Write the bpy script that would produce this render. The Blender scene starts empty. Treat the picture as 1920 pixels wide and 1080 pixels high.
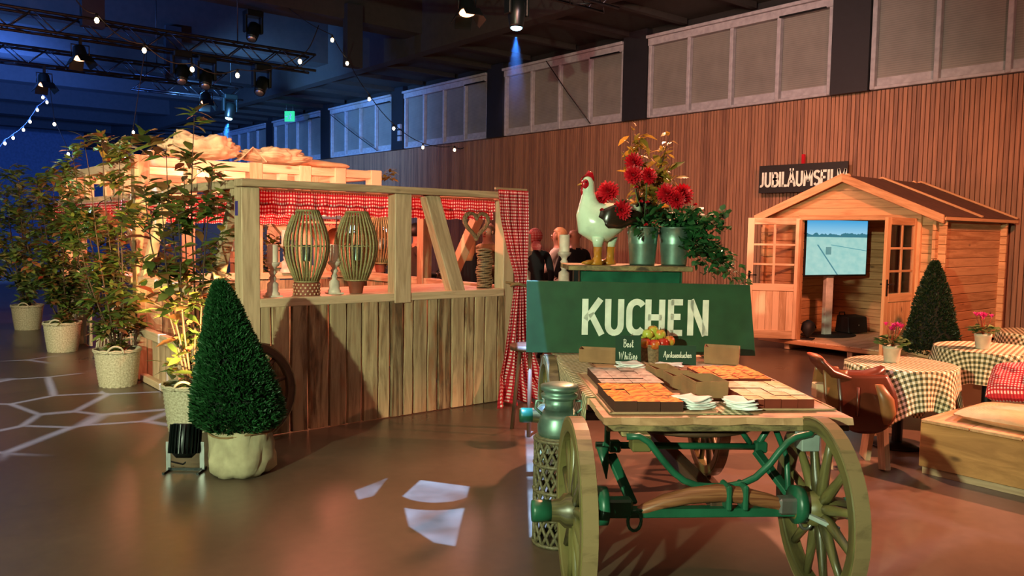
import bpy, bmesh, math, random
from mathutils import Vector as V, Matrix, Euler, noise
PI = math.pi
sc = bpy.context.scene
COL = sc.collection
rnd = random.Random(11)

# ------------------------------------------------------------------ camera
def look(o, p, q):
    o.location = p
    o.rotation_euler = (V(q) - V(p)).to_track_quat('-Z', 'Y').to_euler()

YAW, PITCH, ROLL = math.radians(39.25), math.radians(4.08), math.radians(0.93)
cd = bpy.data.cameras.new('camera')
cam = bpy.data.objects.new('camera', cd)
COL.objects.link(cam)
fh = V((math.sin(YAW), math.cos(YAW), 0))
fw = fh * math.cos(PITCH) - V((0, 0, 1)) * math.sin(PITCH)
up0 = fh * math.sin(PITCH) + V((0, 0, 1)) * math.cos(PITCH)
rt0 = V((math.cos(YAW), -math.sin(YAW), 0))
cr_ = rt0 * math.cos(ROLL) + up0 * math.sin(ROLL)
cu_ = up0 * math.cos(ROLL) - rt0 * math.sin(ROLL)
cam.matrix_world = Matrix(((cr_.x, cu_.x, -fw.x, 0), (cr_.y, cu_.y, -fw.y, 0), (cr_.z, cu_.z, -fw.z, 1.65), (0, 0, 0, 1)))
cd.sensor_width = 36
cd.lens = 36 * 1529 / 1920
cd.clip_end = 200
sc.camera = cam
sc.view_settings.view_transform = 'Standard'
sc.view_settings.look = 'None'
sc.view_settings.exposure = 0
sc.view_settings.gamma = 1
sc.view_settings.use_curve_mapping = False

def lin(h):
    h = h.lstrip('#')
    c = [int(h[i:i + 2], 16) / 255 for i in (0, 2, 4)]
    return tuple((x / 12.92 if x <= .04045 else ((x + .055) / 1.055) ** 2.4) for x in c) + (1,)

# ------------------------------------------------------------------ world and lights
w = bpy.data.worlds.new('hall_air')
sc.world = w
w.use_nodes = True
w.node_tree.nodes['Background'].inputs[0].default_value = (.55, .48, .50, 1)
w.node_tree.nodes['Background'].inputs[1].default_value = .035

def light(kind, name, p, q, e, col, size=.1, spot=60, blend=.5):
    l = bpy.data.lights.new(name, kind)
    l.energy = e
    l.color = col[:3]
    if kind == 'AREA':
        l.size = size
    else:
        l.shadow_soft_size = size
    if kind == 'SPOT':
        l.spot_size = math.radians(spot)
        l.spot_blend = blend
    o = bpy.data.objects.new(name, l)
    COL.objects.link(o)
    look(o, p, q)
    return o

GREEN = (.80, 1, .64)
# mint green key from a profile spot low on the left, seen on sign, rooster, planks
light('SPOT', 'green_key_spot', (-5.2, -.3, 3.0), (2.9, 5.7, .9), 3900, GREEN, .07, 60, .45)
# warm stage pars high over the right of the hall
light('SPOT', 'warm_par_hut', (6.2, .8, 5.2), (10.8, 5.2, 1.0), 2100, (1, .31, .14), .12, 60, .6)
light('SPOT', 'warm_par_tables', (10.2, -1.2, 5.0), (6.8, 2.2, .4), 8500, (1, .33, .19), .10, 38, .6)
light('SPOT', 'warm_par_cart', (7.2, 5.6, 5.2), (4.0, 3.0, .7), 3400, (1, .38, .22), .12, 48, .7)
light('SPOT', 'warm_par_wall', (5.5, 6.0, 5.0), (12.8, 10.5, 2.2), 1450, (1, .44, .30), .2, 85, .8)
light('SPOT', 'warm_par_wall_near', (6.5, .5, 5.0), (12.8, 6.5, 3.4), 800, (1, .36, .26), .2, 75, .8)
# pink amber floods inside the pavilion
PF = (1, .25, .155)
light('POINT', 'pavilion_flood_front', (3.7, 7.7, 2.25), (0, 0, 0), 200, PF, .15)
light('POINT', 'pavilion_flood_mid', (3.6, 10.4, 2.2), (0, 0, 0), 175, (1, .26, .15), .15)
light('POINT', 'pavilion_flood_rear', (3.4, 13.0, 2.2), (0, 0, 0), 140, (1, .3, .16), .15)
light('POINT', 'buffet_flood', (7.0, 9.3, 2.6), (0, 0, 0), 170, (1, .40, .32), .2)
light('SPOT', 'pavilion_roof_par', (1.0, 5.0, 5.0), (3.8, 9.6, 2.2), 1500, (1, .38, .26), .1, 42, .6)
# soft overhead fills added for overall brightness, no fixtures of their own
light('AREA', 'hall_fill_warm', (2.0, 3.5, 6.0), (2.0, 3.5, 0), 140, (1, .56, .40), 5)
light('AREA', 'hall_fill_left', (-3.0, 9.0, 5.9), (-2.0, 9.0, 0), 150, (.95, .86, .55), 5)
light('SPOT', 'shrub_front_fill', (-3.5, 2.5, 4.8), (1.9, 11.5, 1.2), 1700, (1, .80, .50), .12, 50, .8)  # extra spot added to brighten the shrubs along the left flank
# blue washes: ceiling bay at the left rear, high windows
light('SPOT', 'blue_wash_ceiling', (-6, 14, 2.5), (1.0, 25, 7.3), 16000, (.07, .25, 1), .3, 110, .9)
light('SPOT', 'blue_fill_near', (.3, 18.3, 3.2), (2.2, 19, 7.6), 1500, (.09, .28, 1), .2, 105, .9)  # this and the next spot are added to lift the blue on the ceiling
light('SPOT', 'blue_fill_far', (2.0, 22.8, 3.2), (3.4, 23.6, 7.6), 1500, (.09, .28, 1), .2, 110, .9)
light('SPOT', 'blue_wash_rear', (3.0, 22, 4.5), (1, 40, 3), 16000, (.06, .2, 1), .3, 110, .9)
light('SPOT', 'blue_wash_windows', (6.0, 19, 4.3), (12.8, 25, 4.8), 4600, (.14, .42, 1), .2, 95, .9)
light('SPOT', 'window_wash_near', (6.0, 5.5, 5.3), (12.8, 11.5, 4.7), 330, (.86, .80, 1), .2, 100, .9)

# pattern projectors: the gobo is a node mask over the beam of a real lamp hung straight above
def gobo(name, p, h, e, col, spot, mask, size=.01):
    o = light('SPOT', name, p, (p[0], p[1] + .001, 0), e, col, size, spot, .25)
    o.data.use_nodes = True
    t = o.data.node_tree
    em = t.nodes['Emission']
    L = t.links.new
    def mt(op, a, b=0., c=0.):
        n = t.nodes.new('ShaderNodeMath'); n.operation = op
        for k, v in enumerate((a, b, c)):
            if isinstance(v, bpy.types.NodeSocket): L(v, n.inputs[k])
            else: n.inputs[k].default_value = v
        return n.outputs[0]
    g = t.nodes.new('ShaderNodeNewGeometry')
    sp = t.nodes.new('ShaderNodeSeparateXYZ'); L(g.outputs['Incoming'], sp.inputs[0])
    x = mt('ADD', mt('MULTIPLY', mt('DIVIDE', sp.outputs[0], sp.outputs[2]), -h), p[0])
    y = mt('ADD', mt('MULTIPLY', mt('DIVIDE', sp.outputs[1], sp.outputs[2]), -h), p[1])
    cx = t.nodes.new('ShaderNodeCombineXYZ'); L(x, cx.inputs[0]); L(y, cx.inputs[1])
    L(mask(t, mt, L, x, y, cx.outputs[0]), em.inputs['Strength'])
def crackle(scale, wd, soft, seed, rnd_=.9):
    def f(t, mt, L, x, y, v):
        n = t.nodes.new('ShaderNodeTexVoronoi'); n.feature = 'DISTANCE_TO_EDGE'
        m = t.nodes.new('ShaderNodeMapping'); m.inputs['Location'].default_value = (seed, seed * 1.7, 0); L(v, m.inputs[0])
        L(m.outputs[0], n.inputs['Vector']); n.inputs['Scale'].default_value = scale; n.inputs['Randomness'].default_value = rnd_
        r_ = t.nodes.new('ShaderNodeMapRange'); L(n.outputs['Distance'], r_.inputs[0])
        for k, q in enumerate((wd, wd + soft, 1, 0)): r_.inputs[k + 1].default_value = q
        return r_.outputs[0]
    return f
def poly(t, mt, x, y, pts):
    r_ = None
    for (a, b), (c, d) in zip(pts, pts[1:] + pts[:1]):
        nx, ny = b - d, c - a
        q = mt('GREATER_THAN', mt('ADD', mt('MULTIPLY', x, nx), mt('MULTIPLY', y, ny)), a * nx + b * ny)
        r_ = q if r_ is None else mt('MULTIPLY', r_, q)
    return r_
def shards(t, mt, L, x, y, v):
    def ccw(p):
        a = sum(p[i - 1][0] * p[i][1] - p[i][0] * p[i - 1][1] for i in range(len(p)))
        return p if a > 0 else p[::-1]
    n = t.nodes.new('ShaderNodeTexNoise'); L(v, n.inputs['Vector']); n.inputs['Scale'].default_value = 2.2
    fade = mt('MULTIPLY', mt('SUBTRACT', n.outputs[0], .30), 3.2)
    a = poly(t, mt, x, y, ccw([(2.425, 4.497), (2.727, 4.605), (2.468, 4.338), (2.361, 4.331)]))
    b = poly(t, mt, x, y, ccw([(2.60, 4.22), (2.875, 4.439), (3.055, 4.141), (2.41, 3.385), (2.35, 3.49), (2.37, 3.77)]))
    d = mt('SQRT', mt('ADD', mt('POWER', mt('SUBTRACT', x, 2.845), 2.), mt('POWER', mt('SUBTRACT', y, 4.20), 2.)))
    ring = mt('MULTIPLY', mt('GREATER_THAN', d, .235), mt('LESS_THAN', d, .37))
    b = mt('MULTIPLY', b, mt('SUBTRACT', 1., ring))
    c = poly(t, mt, x, y, ccw([(4.55, 5.36), (4.80, 5.50), (4.97, 5.42), (3.62, 3.86), (3.02, 3.30), (2.80, 3.24)]))
    s_ = mt('ADD', mt('MULTIPLY', a, .55), mt('ADD', mt('MULTIPLY', b, .8), mt('MULTIPLY', c, 1.5)))
    return mt('MULTIPLY', s_, mt('MAXIMUM', fade, .12))
gobo('gobo_shards', (2.9, 4.3, 5.6), 5.6, 21000, (.20, .45, 1), 62, shards)
gobo('gobo_crackle_left', (1.2, 9.0, 5.6), 5.6, 6000, (.42, .60, 1), 50, crackle(.95, .008, .03, 2.3))
gobo('gobo_crackle_right', (5.0, 1.9, 5.6), 5.6, 520, (.75, .70, 1), 40, crackle(.9, .02, .08, 5.1))
# ------------------------------------------------------------------ node materials
MATS = {}
class NT:
    def __init__(s, name):
        s.m = bpy.data.materials.new(name)
        s.m.use_nodes = True
        s.t = s.m.node_tree
        s.p = s.t.nodes['Principled BSDF']
        s.out = s.t.nodes['Material Output']
    def n(s, typ, **kw):
        nd = s.t.nodes.new('ShaderNode' + typ)
        for k, v in kw.items():
            if k.startswith('i_'):
                key = k[2:]
                s.put(nd.inputs[int(key)] if key.isdigit() else nd.inputs[key.replace('_', ' ')], v)
            else:
                setattr(nd, k, v)
        return nd
    def put(s, inp, v):
        if hasattr(v, 'is_output') or isinstance(v, bpy.types.NodeSocket):
            s.t.links.new(v, inp)
        else:
            inp.default_value = v
    def math(s, op, a, b=0., c=0.):
        nd = s.n('Math', operation=op)
        s.put(nd.inputs[0], a); s.put(nd.inputs[1], b); s.put(nd.inputs[2], c)
        return nd.outputs[0]
    def mix(s, f, a, b, mode='MIX'):
        nd = s.n('Mix', data_type='RGBA', blend_type=mode)
        s.put(nd.inputs[0], f); s.put(nd.inputs[6], a); s.put(nd.inputs[7], b)
        return nd.outputs[2]
    def ramp(s, f, stops):
        nd = s.n('ValToRGB')
        el = nd.color_ramp.elements
        while len(el) < len(stops):
            el.new(.5)
        for e, (p, c) in zip(el, stops):
            e.position = p; e.color = c
        s.put(nd.inputs[0], f)
        return nd.outputs[0]
    def uv(s, sx=1, sy=1, jitter=True):
        tc = s.n('TexCoord')
        v = tc.outputs['UV']
        if jitter:
            oi = s.n('ObjectInfo')
            k = s.n('CombineXYZ', i_0=s.math('MULTIPLY', oi.outputs['Random'], 37.), i_1=s.math('MULTIPLY', oi.outputs['Random'], 91.), i_2=0.)
            v = s.n('VectorMath', operation='ADD', i_0=v, i_1=k.outputs[0]).outputs[0]
        mp = s.n('Mapping', i_Vector=v)
        mp.inputs['Scale'].default_value = (sx, sy, 1)
        return mp.outputs[0]
    def bump(s, h, strength=.3, dist=.01):
        b = s.n('Bump', i_Strength=strength, i_Distance=dist, i_Height=h)
        s.put(s.p.inputs['Normal'], b.outputs[0])
    def fin(s, col=None, rough=None, **kw):
        if col is not None: s.put(s.p.inputs['Base Color'], col)
        if rough is not None: s.put(s.p.inputs['Roughness'], rough)
        for k, v in kw.items():
            s.put(s.p.inputs[k.replace('_', ' ')], v)
        MATS[s.m.name] = s.m
        return s.m

def plain(name, hexc, rough=.6, metal=0., var=.0, **kw):
    t = NT(name)
    c = lin(hexc)
    nz = t.n('TexNoise', i_Scale=9., i_Detail=4.)
    tc = t.n('TexCoord'); t.put(nz.inputs['Vector'], tc.outputs['Object'])
    d = tuple(x * (.72 - var) for x in c[:3]) + (1,)
    col = t.ramp(nz.outputs[0], [(.3, d), (.62, c)])
    return t.fin(col, rough, Metallic=metal, **kw)

def wood(name, dark, light_, rough=.6, sx=14, sy=1.2, spread=.35, knots=True, bump=.15):
    t = NT(name)
    uv = t.uv(sx, sy)
    nz = t.n('TexNoise', i_Vector=uv, i_Scale=1.6, i_Detail=6., i_Roughness=.62, i_Distortion=.6)
    oi = t.n('ObjectInfo')
    f = t.math('ADD', nz.outputs[0], t.math('MULTIPLY', t.math('SUBTRACT', oi.outputs['Random'], .5), spread))
    col = t.ramp(f, [(.28, lin(dark)), (.62, lin(light_))])
    if knots:
        kv = t.n('TexVoronoi', i_Vector=t.uv(5, 2.2), i_Scale=.8)
        k = t.ramp(kv.outputs['Distance'], [(.03, (1, 1, 1, 1)), (.09, (0, 0, 0, 1))])
        col = t.mix(t.math('MULTIPLY', k, .75), col, tuple(x * .25 for x in lin(dark)[:3]) + (1,))
    t.bump(nz.outputs[0], bump, .004)
    return t.fin(col, rough)

wood('pine', '#9C7E60', '#CCAE8C', .62)
wood('pine_pale', '#B28E68', '#E0C09C', .62)
wood('pine_hut', '#A8744A', '#D29E70', .6, spread=.25)
wood('old_board', '#8A6444', '#CDA078', .6, sx=10, sy=2)
wood('old_edge', '#40321F', '#A08A5C', .7, sx=8, sy=6)
wood('dark_timber', '#2C1C12', '#5A3A24', .6)
wood('spoke_wood', '#2E281A', '#686038', .36, knots=False)
wood('spring_wood', '#5E2F1C', '#A7704A', .4, sx=30, sy=1, knots=False)
wood('sack_board', '#8A6238', '#C08E58', .6)
wood('bench_wood', '#7E5228', '#C48E54', .5, sx=5, sy=.7, spread=.15)
wood('iron_worn', '#3A2C1E', '#857050', .32, sx=8, sy=3, knots=False)
wood('slat_wood', '#6A4838', '#94684E', .6, sx=20, sy=.8, spread=.28, knots=False, bump=.05)

def slab_wood(name):
    t = NT(name)
    oi = t.n('ObjectInfo').outputs['Random']
    nz = t.n('TexNoise', i_Vector=t.uv(13, 1.1), i_Scale=1.5, i_Detail=7., i_Roughness=.66, i_Distortion=.8)
    base = t.ramp(nz.outputs[0], [(.3, lin('#7C6248')), (.6, lin('#B49A76'))])
    bk = t.n('TexNoise', i_Vector=t.uv(9, .9), i_Scale=1.2, i_Detail=5., i_Roughness=.6, i_Distortion=1.1)
    off = t.math('MULTIPLY', t.math('SUBTRACT', t.math('FRACT', t.math('MULTIPLY', oi, 7.31)), .52), .42)
    f = t.ramp(t.math('ADD', bk.outputs[0], off), [(.52, (0, 0, 0, 1)), (.68, (.85, .85, .85, 1))])
    fine = t.n('TexNoise', i_Vector=t.uv(60, 9), i_Scale=1., i_Detail=3.)
    bark = t.ramp(fine.outputs[0], [(.35, lin('#3A2414')), (.65, lin('#7A5232'))])
    col = t.mix(f, base, bark)
    rs = t.n('TexNoise', i_Vector=t.uv(6, 1.4), i_Scale=1.3, i_Detail=4.)
    col = t.mix(t.ramp(rs.outputs[0], [(.56, (0, 0, 0, 1)), (.7, (.55, .55, .55, 1))]), col, lin('#9A4E22'))
    kv = t.n('TexVoronoi', i_Vector=t.uv(5, 1.5), i_Scale=.9)
    col = t.mix(t.ramp(kv.outputs['Distance'], [(.03, (.8, .8, .8, 1)), (.08, (0, 0, 0, 1))]), col, lin('#2A180C'))
    t.bump(t.math('ADD', nz.outputs[0], t.math('MULTIPLY', f, .5)), .3, .01)
    k_ = t.math('ADD', .68, t.math('MULTIPLY', t.math('FRACT', t.math('MULTIPLY', oi, 13.7)), .55))
    kc = t.n('CombineColor', i_0=k_, i_1=k_, i_2=k_)
    col = t.mix(1., col, kc.outputs[0], 'MULTIPLY')
    return t.fin(col, .65)
slab_wood('slab_board')

def gingham(name, a, m, d, size, rough=.8, translucent=0., lines=False):
    t = NT(name)
    uv = t.n('TexCoord').outputs['UV']
    sp = t.n('SeparateXYZ', i_0=uv)
    def st(o, th=.5):
        return t.math('LESS_THAN', t.math('FRACT', t.math('DIVIDE', o, size)), th)
    th = .5 if not lines else .66
    s = t.math('MULTIPLY', t.math('ADD', st(sp.outputs[0], th), st(sp.outputs[1], th)), .5)
    nd = t.n('ValToRGB'); nd.color_ramp.interpolation = 'CONSTANT'
    el = nd.color_ramp.elements
    el.new(.5)
    for e, (p, c) in zip(el, [(0, lin(a)), (.25, lin(m)), (.75, lin(d))]):
        e.position = p; e.color = c
    t.put(nd.inputs[0], s)
    nz = t.n('TexNoise', i_Vector=uv, i_Scale=260., i_Detail=1.)
    t.bump(nz.outputs[0], .15, .002)
    m = t.fin(nd.outputs[0], rough)
    if translucent:
        tr = t.n('BsdfTranslucent', i_Color=nd.outputs[0])
        mx = t.n('MixShader', i_0=translucent, i_1=t.p.outputs[0], i_2=tr.outputs[0])
        t.t.links.new(mx.outputs[0], t.out.inputs[0])
    return m
gingham('red_gingham', '#EFE3DC', '#CC2A38', '#A80F20', .030, .85, .35)
gingham('plaid_cloth', '#F0E6CC', '#A4966C', '#3E4028', .042, .8, 0)
gingham('runner_cloth', '#DDD2B4', '#9A8E66', '#55553A', .034, .8, 0)
gingham('cushion_gingham', '#F0D8D4', '#D8303C', '#B81828', .022, .85)

def leafmat(name, cols, rough=.35, trans=.3):
    t = NT(name)
    g = t.n('NewGeometry').outputs['Random Per Island']
    oi = t.n('ObjectInfo').outputs['Random']
    f = t.math('FRACT', t.math('ADD', g, oi))
    st = [(i / max(1, len(cols) - 1), lin(c)) for i, c in enumerate(cols)]
    col = t.ramp(f, st)
    m = t.fin(col, rough)
    tr = t.n('BsdfTranslucent', i_Color=col)
    mx = t.n('MixShader', i_0=trans, i_1=t.p.outputs[0], i_2=tr.outputs[0])
    t.t.links.new(mx.outputs[0], t.out.inputs[0])
    return m
leafmat('shrub_leaf', ['#3E5A2C', '#6A8238', '#50682E', '#8A9444', '#445A30', '#96583A', '#5A7236'])
leafmat('far_leaf', ['#5A7A42', '#7E9A58', '#66783A', '#A0B878', '#7A5A3C'])
leafmat('gold_leaf', ['#9A7A2C', '#C09A40', '#6A6A2C', '#A88438'])
leafmat('red_shoot', ['#A8402C', '#C0603A', '#8A3020'])
leafmat('conifer_leaf', ['#123A1A', '#1E5226', '#18441E', '#2A6030'], .5, .15)
leafmat('dark_conifer_leaf', ['#1A2A16', '#24361C', '#1E2E18', '#304024'], .5, .1)
leafmat('ivy_leaf', ['#1A4424', '#2A5C30', '#1E4A26', '#3E7040'], .4, .2)
leafmat('dahlia_petal', ['#A00818', '#C81022', '#B40C1C', '#D01828'], .5, .2)
leafmat('cyclamen_petal', ['#D0207A', '#E83A96', '#B8186A'], .5, .25)
leafmat('cyclamen_leaf', ['#4A6A34', '#6A7E48', '#2E4A24'], .5, .2)

def sackmat(name, a, b):
    t = NT(name)
    tc = t.n('TexCoord').outputs['Object']
    w1 = t.n('TexWave', i_Vector=tc, i_Scale=110., wave_type='BANDS', bands_direction='Z')
    nz = t.n('TexNoise', i_Vector=tc, i_Scale=7., i_Detail=5.)
    col = t.ramp(nz.outputs[0], [(.3, lin(a)), (.65, lin(b))])
    col = t.mix(t.math('MULTIPLY', w1.outputs[0], .25), col, lin(a))
    t.bump(t.math('ADD', t.math('MULTIPLY', w1.outputs[0], .3), nz.outputs[0]), .35, .008)
    return t.fin(col, .9)
sackmat('burlap', '#94866A', '#C6B894')
sackmat('linen', '#B8946C', '#D8B88C')

def wicker_mat(name, a, b):
    t = NT(name)
    uv = t.uv(60, 60, False)
    nz = t.n('TexNoise', i_Vector=uv, i_Scale=1., i_Detail=3.)
    return t.fin(t.ramp(nz.outputs[0], [(.3, lin(a)), (.65, lin(b))]), .6)
wicker_mat('wicker', '#9A8C70', '#CEC2A6')
wicker_mat('wicker_brown', '#5A4430', '#8E7050')
wicker_mat('bamboo', '#6E6640', '#A49868')
wicker_mat('willow_dark', '#3A3424', '#6E6446')

def floor_mat():
    t = NT('polished_floor')
    tc = t.n('TexCoord').outputs['Object']
    n1 = t.n('TexNoise', i_Vector=tc, i_Scale=.6, i_Detail=6., i_Roughness=.6)
    n2 = t.n('TexNoise', i_Vector=tc, i_Scale=14., i_Detail=5.)
    f = t.math('ADD', t.math('MULTIPLY', n1.outputs[0], .7), t.math('MULTIPLY', n2.outputs[0], .3))
    col = t.ramp(f, [(.35, lin('#4A3C30')), (.65, lin('#5E4E40'))])
    r = t.ramp(n1.outputs[0], [(.3, (.27, .27, .27, 1)), (.7, (.36, .36, .36, 1))])
    t.bump(n2.outputs[0], .02, .002)
    return t.fin(col, r, Specular_IOR_Level=.5)
floor_mat()

plain('hall_black', '#141416', .8)
plain('ceiling_dark', '#26221F', .85)
plain('ceiling_blue_panel', '#4A5566', .7)
plain('duct_grey', '#66707C', .5)
plain('column_paint', '#16161C', .6)
plain('window_frame', '#9C9AA0', .55)
plain('wall_paint', '#2A2420', .8)
plain('truss_metal', '#3C3E44', .35, .8)
plain('black_metal', '#101214', .45, .4)
plain('par_black', '#0C1412', .35, .3)
plain('cable_black', '#0A0A0A', .6)
plain('steel', '#A8AAA8', .35, .9)
plain('zinc', '#7E9E90', .42, .75, .1)
plain('cream_glaze', '#CCE0C6', .18)
plain('wing_dark', '#2A1E16', .25)
plain('foot_amber', '#B87828', .2)
plain('comb_red', '#B01420', .2)
plain('green_paint', '#1C5A40', .38, 0, .15)
plain('sign_green', '#1F4A2C', .55)
plain('card_green', '#143E2A', .6)
plain('chalk_white', '#E6ECDC', .7)
plain('sign_black', '#1A1714', .6)
plain('paper_white', '#F6F8F6', .8)
plain('cardboard', '#98704C', .85)
plain('tray_paper', '#B89470', .7)
plain('candle_wax', '#EFE2CC', .45)
plain('white_turned', '#DDD2BE', .6, 0, .2)
plain('leather', '#5A2818', .32)
plain('leather_light', '#8A5A34', .4)
plain('seat_orange', '#B85A38', .4)
plain('pot_cream', '#CFC4AC', .5)
plain('soil', '#241A12', .95)
plain('stem_brown', '#4A3420', .7)
plain('stem_green', '#3A5A2C', .6)
plain('rope', '#8A6A44', .9)
plain('terracotta', '#8A4630', .7)
plain('cake_brown', '#4A2414', .8)
plain('cake_red', '#7A2C18', .7)
plain('apple_green', '#A0A838', .3)
plain('apple_red', '#B02C20', .3)
plain('skin', '#C08A70', .5)
plain('cloth_black', '#14141A', .9)
plain('cloth_brown', '#3A2A22', .9)
plain('cloth_white', '#E0D8D0', .9)
plain('cloth_tan', '#9A7A50', .9)
plain('hair_dark', '#1A100C', .5)
plain('hair_blond', '#C89A6A', .5)
plain('hair_brown', '#5A3420', .5)
plain('porcelain', '#E8E8E0', .2)
plain('roof_felt', '#5A3A2A', .85)
plain('slate_board', '#3A4A5A', .6)
plain('tape_grey', '#8A9690', .5)
plain('mallard_green', '#123A1E', .25)
plain('duck_brown', '#5A3A26', .5)
plain('duck_grey', '#7A8A90', .5)
plain('copper', '#7A4A30', .35, .6)
plain('blue_tag', '#4A3A8A', .6)
plain('rubber_mat', '#14110F', .7)
plain('speaker_black', '#0C0C0E', .6)
plain('bottle_pink', '#C05A50', .25)
plain('apricot_wood', '#C07A30', .5)

def emit(name, col, e):
    t = NT(name)
    t.put(t.p.inputs['Emission Color'], col if hasattr(col, 'is_output') else tuple(col[:3]) + (1,))
    t.p.inputs['Emission Strength'].default_value = e
    return t.fin((.02, .02, .02, 1), .4)
emit('bulb_glow', (1, .72, .36), 14)
emit('bulb_glow_far', (1, .86, .68), 9)
emit('par_glow', (1, .45, .22), 5)
emit('exit_glow', (.04, .9, .42), .9)
emit('beam_glow', (.3, .75, 1), 30)
emit('flood_glow', (1, .75, .4), 25)
emit('fridge_glow', (.6, .9, 1), 2.4)

def glassy():
    t = NT('clear_glass')
    t.fin((.95, .97, .96, 1), .05)
    tr = t.n('BsdfTransparent')
    gl = t.n('BsdfGlossy', i_Roughness=.04)
    fr = t.n('Fresnel', i_IOR=1.4)
    mx = t.n('MixShader', i_0=fr.outputs[0], i_1=tr.outputs[0], i_2=gl.outputs[0])
    t.t.links.new(mx.outputs[0], t.out.inputs[0])
glassy()

def blind():
    t = NT('window_blind')
    tc = t.n('TexCoord').outputs['Object']
    w_ = t.n('TexWave', i_Vector=tc, i_Scale=9., bands_direction='Z', wave_type='BANDS')
    nz = t.n('TexNoise', i_Vector=tc, i_Scale=3., i_Detail=4.)
    col = t.ramp(t.math('ADD', t.math('MULTIPLY', w_.outputs[0], .3), t.math('MULTIPLY', nz.outputs[0], .7)), [(.2, lin('#62605C')), (.7, lin('#7A7872'))])
    t.fin(col, .42)
blind()

def cake_top(name, stops, scale, rough=.4, stretch=1.):
    t = NT(name)
    mp = t.n('Mapping', i_Vector=t.n('TexCoord').outputs['Object'])
    mp.inputs['Scale'].default_value = (stretch, 1, 1)
    v = t.n('TexVoronoi', i_Vector=mp.outputs[0], i_Scale=scale, feature='SMOOTH_F1')
    n = t.n('TexNoise', i_Vector=mp.outputs[0], i_Scale=scale * 2, i_Detail=4.)
    f = t.math('ADD', t.math('MULTIPLY', v.outputs['Distance'], .7), t.math('MULTIPLY', n.outputs[0], .4))
    t.bump(f, .6, .01)
    t.fin(t.ramp(f, [(p, lin(c)) for p, c in stops]), rough + .2, Specular_IOR_Level=.15)
cake_top('apricot_top', [(.22, '#963C0A'), (.4, '#C06A16'), (.55, '#DCA040'), (.72, '#A84E10')], 26, .5, .5)
cake_top('apricot_red_top', [(.22, '#9A360A'), (.42, '#BC5A18'), (.6, '#DC9440'), (.78, '#A4420E')], 30, .5, .4)
cake_top('icing_white', [(.2, '#B8A878'), (.5, '#D8CCA0'), (.8, '#CDBE90')], 22, .6)
cake_top('icing_grey', [(.2, '#8A7E74'), (.5, '#B4ACA2'), (.8, '#6A5448')], 18, .45)

def film():
    # the picture on the screen: sky, tree line and a field with a furrow
    t = NT('film_picture')
    sp = t.n('SeparateXYZ', i_0=t.n('TexCoord').outputs['UV'])
    u, v = sp.outputs[0], sp.outputs[1]
    nz = t.n('TexNoise', i_Vector=t.n('TexCoord').outputs['UV'], i_Scale=9., i_Detail=5.)
    sky = t.ramp(v, [(.72, lin('#9FD6EE')), (1, lin('#3FA6E0'))])
    fld = t.mix(nz.outputs[0], lin('#7FC4C0'), lin('#C4E6D8'))
    hz = t.math('ADD', .715, t.math('MULTIPLY', nz.outputs[0], .03))
    col = t.mix(t.math('GREATER_THAN', v, hz), fld, sky)
    tl = t.math('MULTIPLY', t.math('GREATER_THAN', v, .69), t.math('LESS_THAN', v, t.math('ADD', .68, t.math('MULTIPLY', t.n('TexNoise', i_Vector=t.uv(14, 2, False), i_Scale=1.).outputs[0], .13))))
    col = t.mix(tl, col, lin('#3A7A8A'))
    d = t.math('ABSOLUTE', t.math('SUBTRACT', t.math('ADD', u, t.math('MULTIPLY', v, .62)), .52))
    col = t.mix(t.math('MULTIPLY', t.math('LESS_THAN', d, .012), t.math('LESS_THAN', v, .55)), col, lin('#4F8C96'))
    d2 = t.math('ABSOLUTE', t.math('SUBTRACT', t.math('ADD', v, t.math('MULTIPLY', u, .18)), .62))
    col = t.mix(t.math('MULTIPLY', t.math('LESS_THAN', d2, .006), t.math('GREATER_THAN', u, .4)), col, lin('#4F9CA6'))
    bx = t.math('MULTIPLY', t.math('LESS_THAN', t.math('ABSOLUTE', t.math('SUBTRACT', u, .36)), .045), t.math('LESS_THAN', t.math('ABSOLUTE', t.math('SUBTRACT', v, .44)), .07))
    col = t.mix(t.math('MULTIPLY', bx, .7), col, lin('#2F6A72'))
    t.put(t.p.inputs['Emission Color'], col)
    t.p.inputs['Emission Strength'].default_value = .95
    t.fin((.02, .02, .02, 1), .3)
film()

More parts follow.
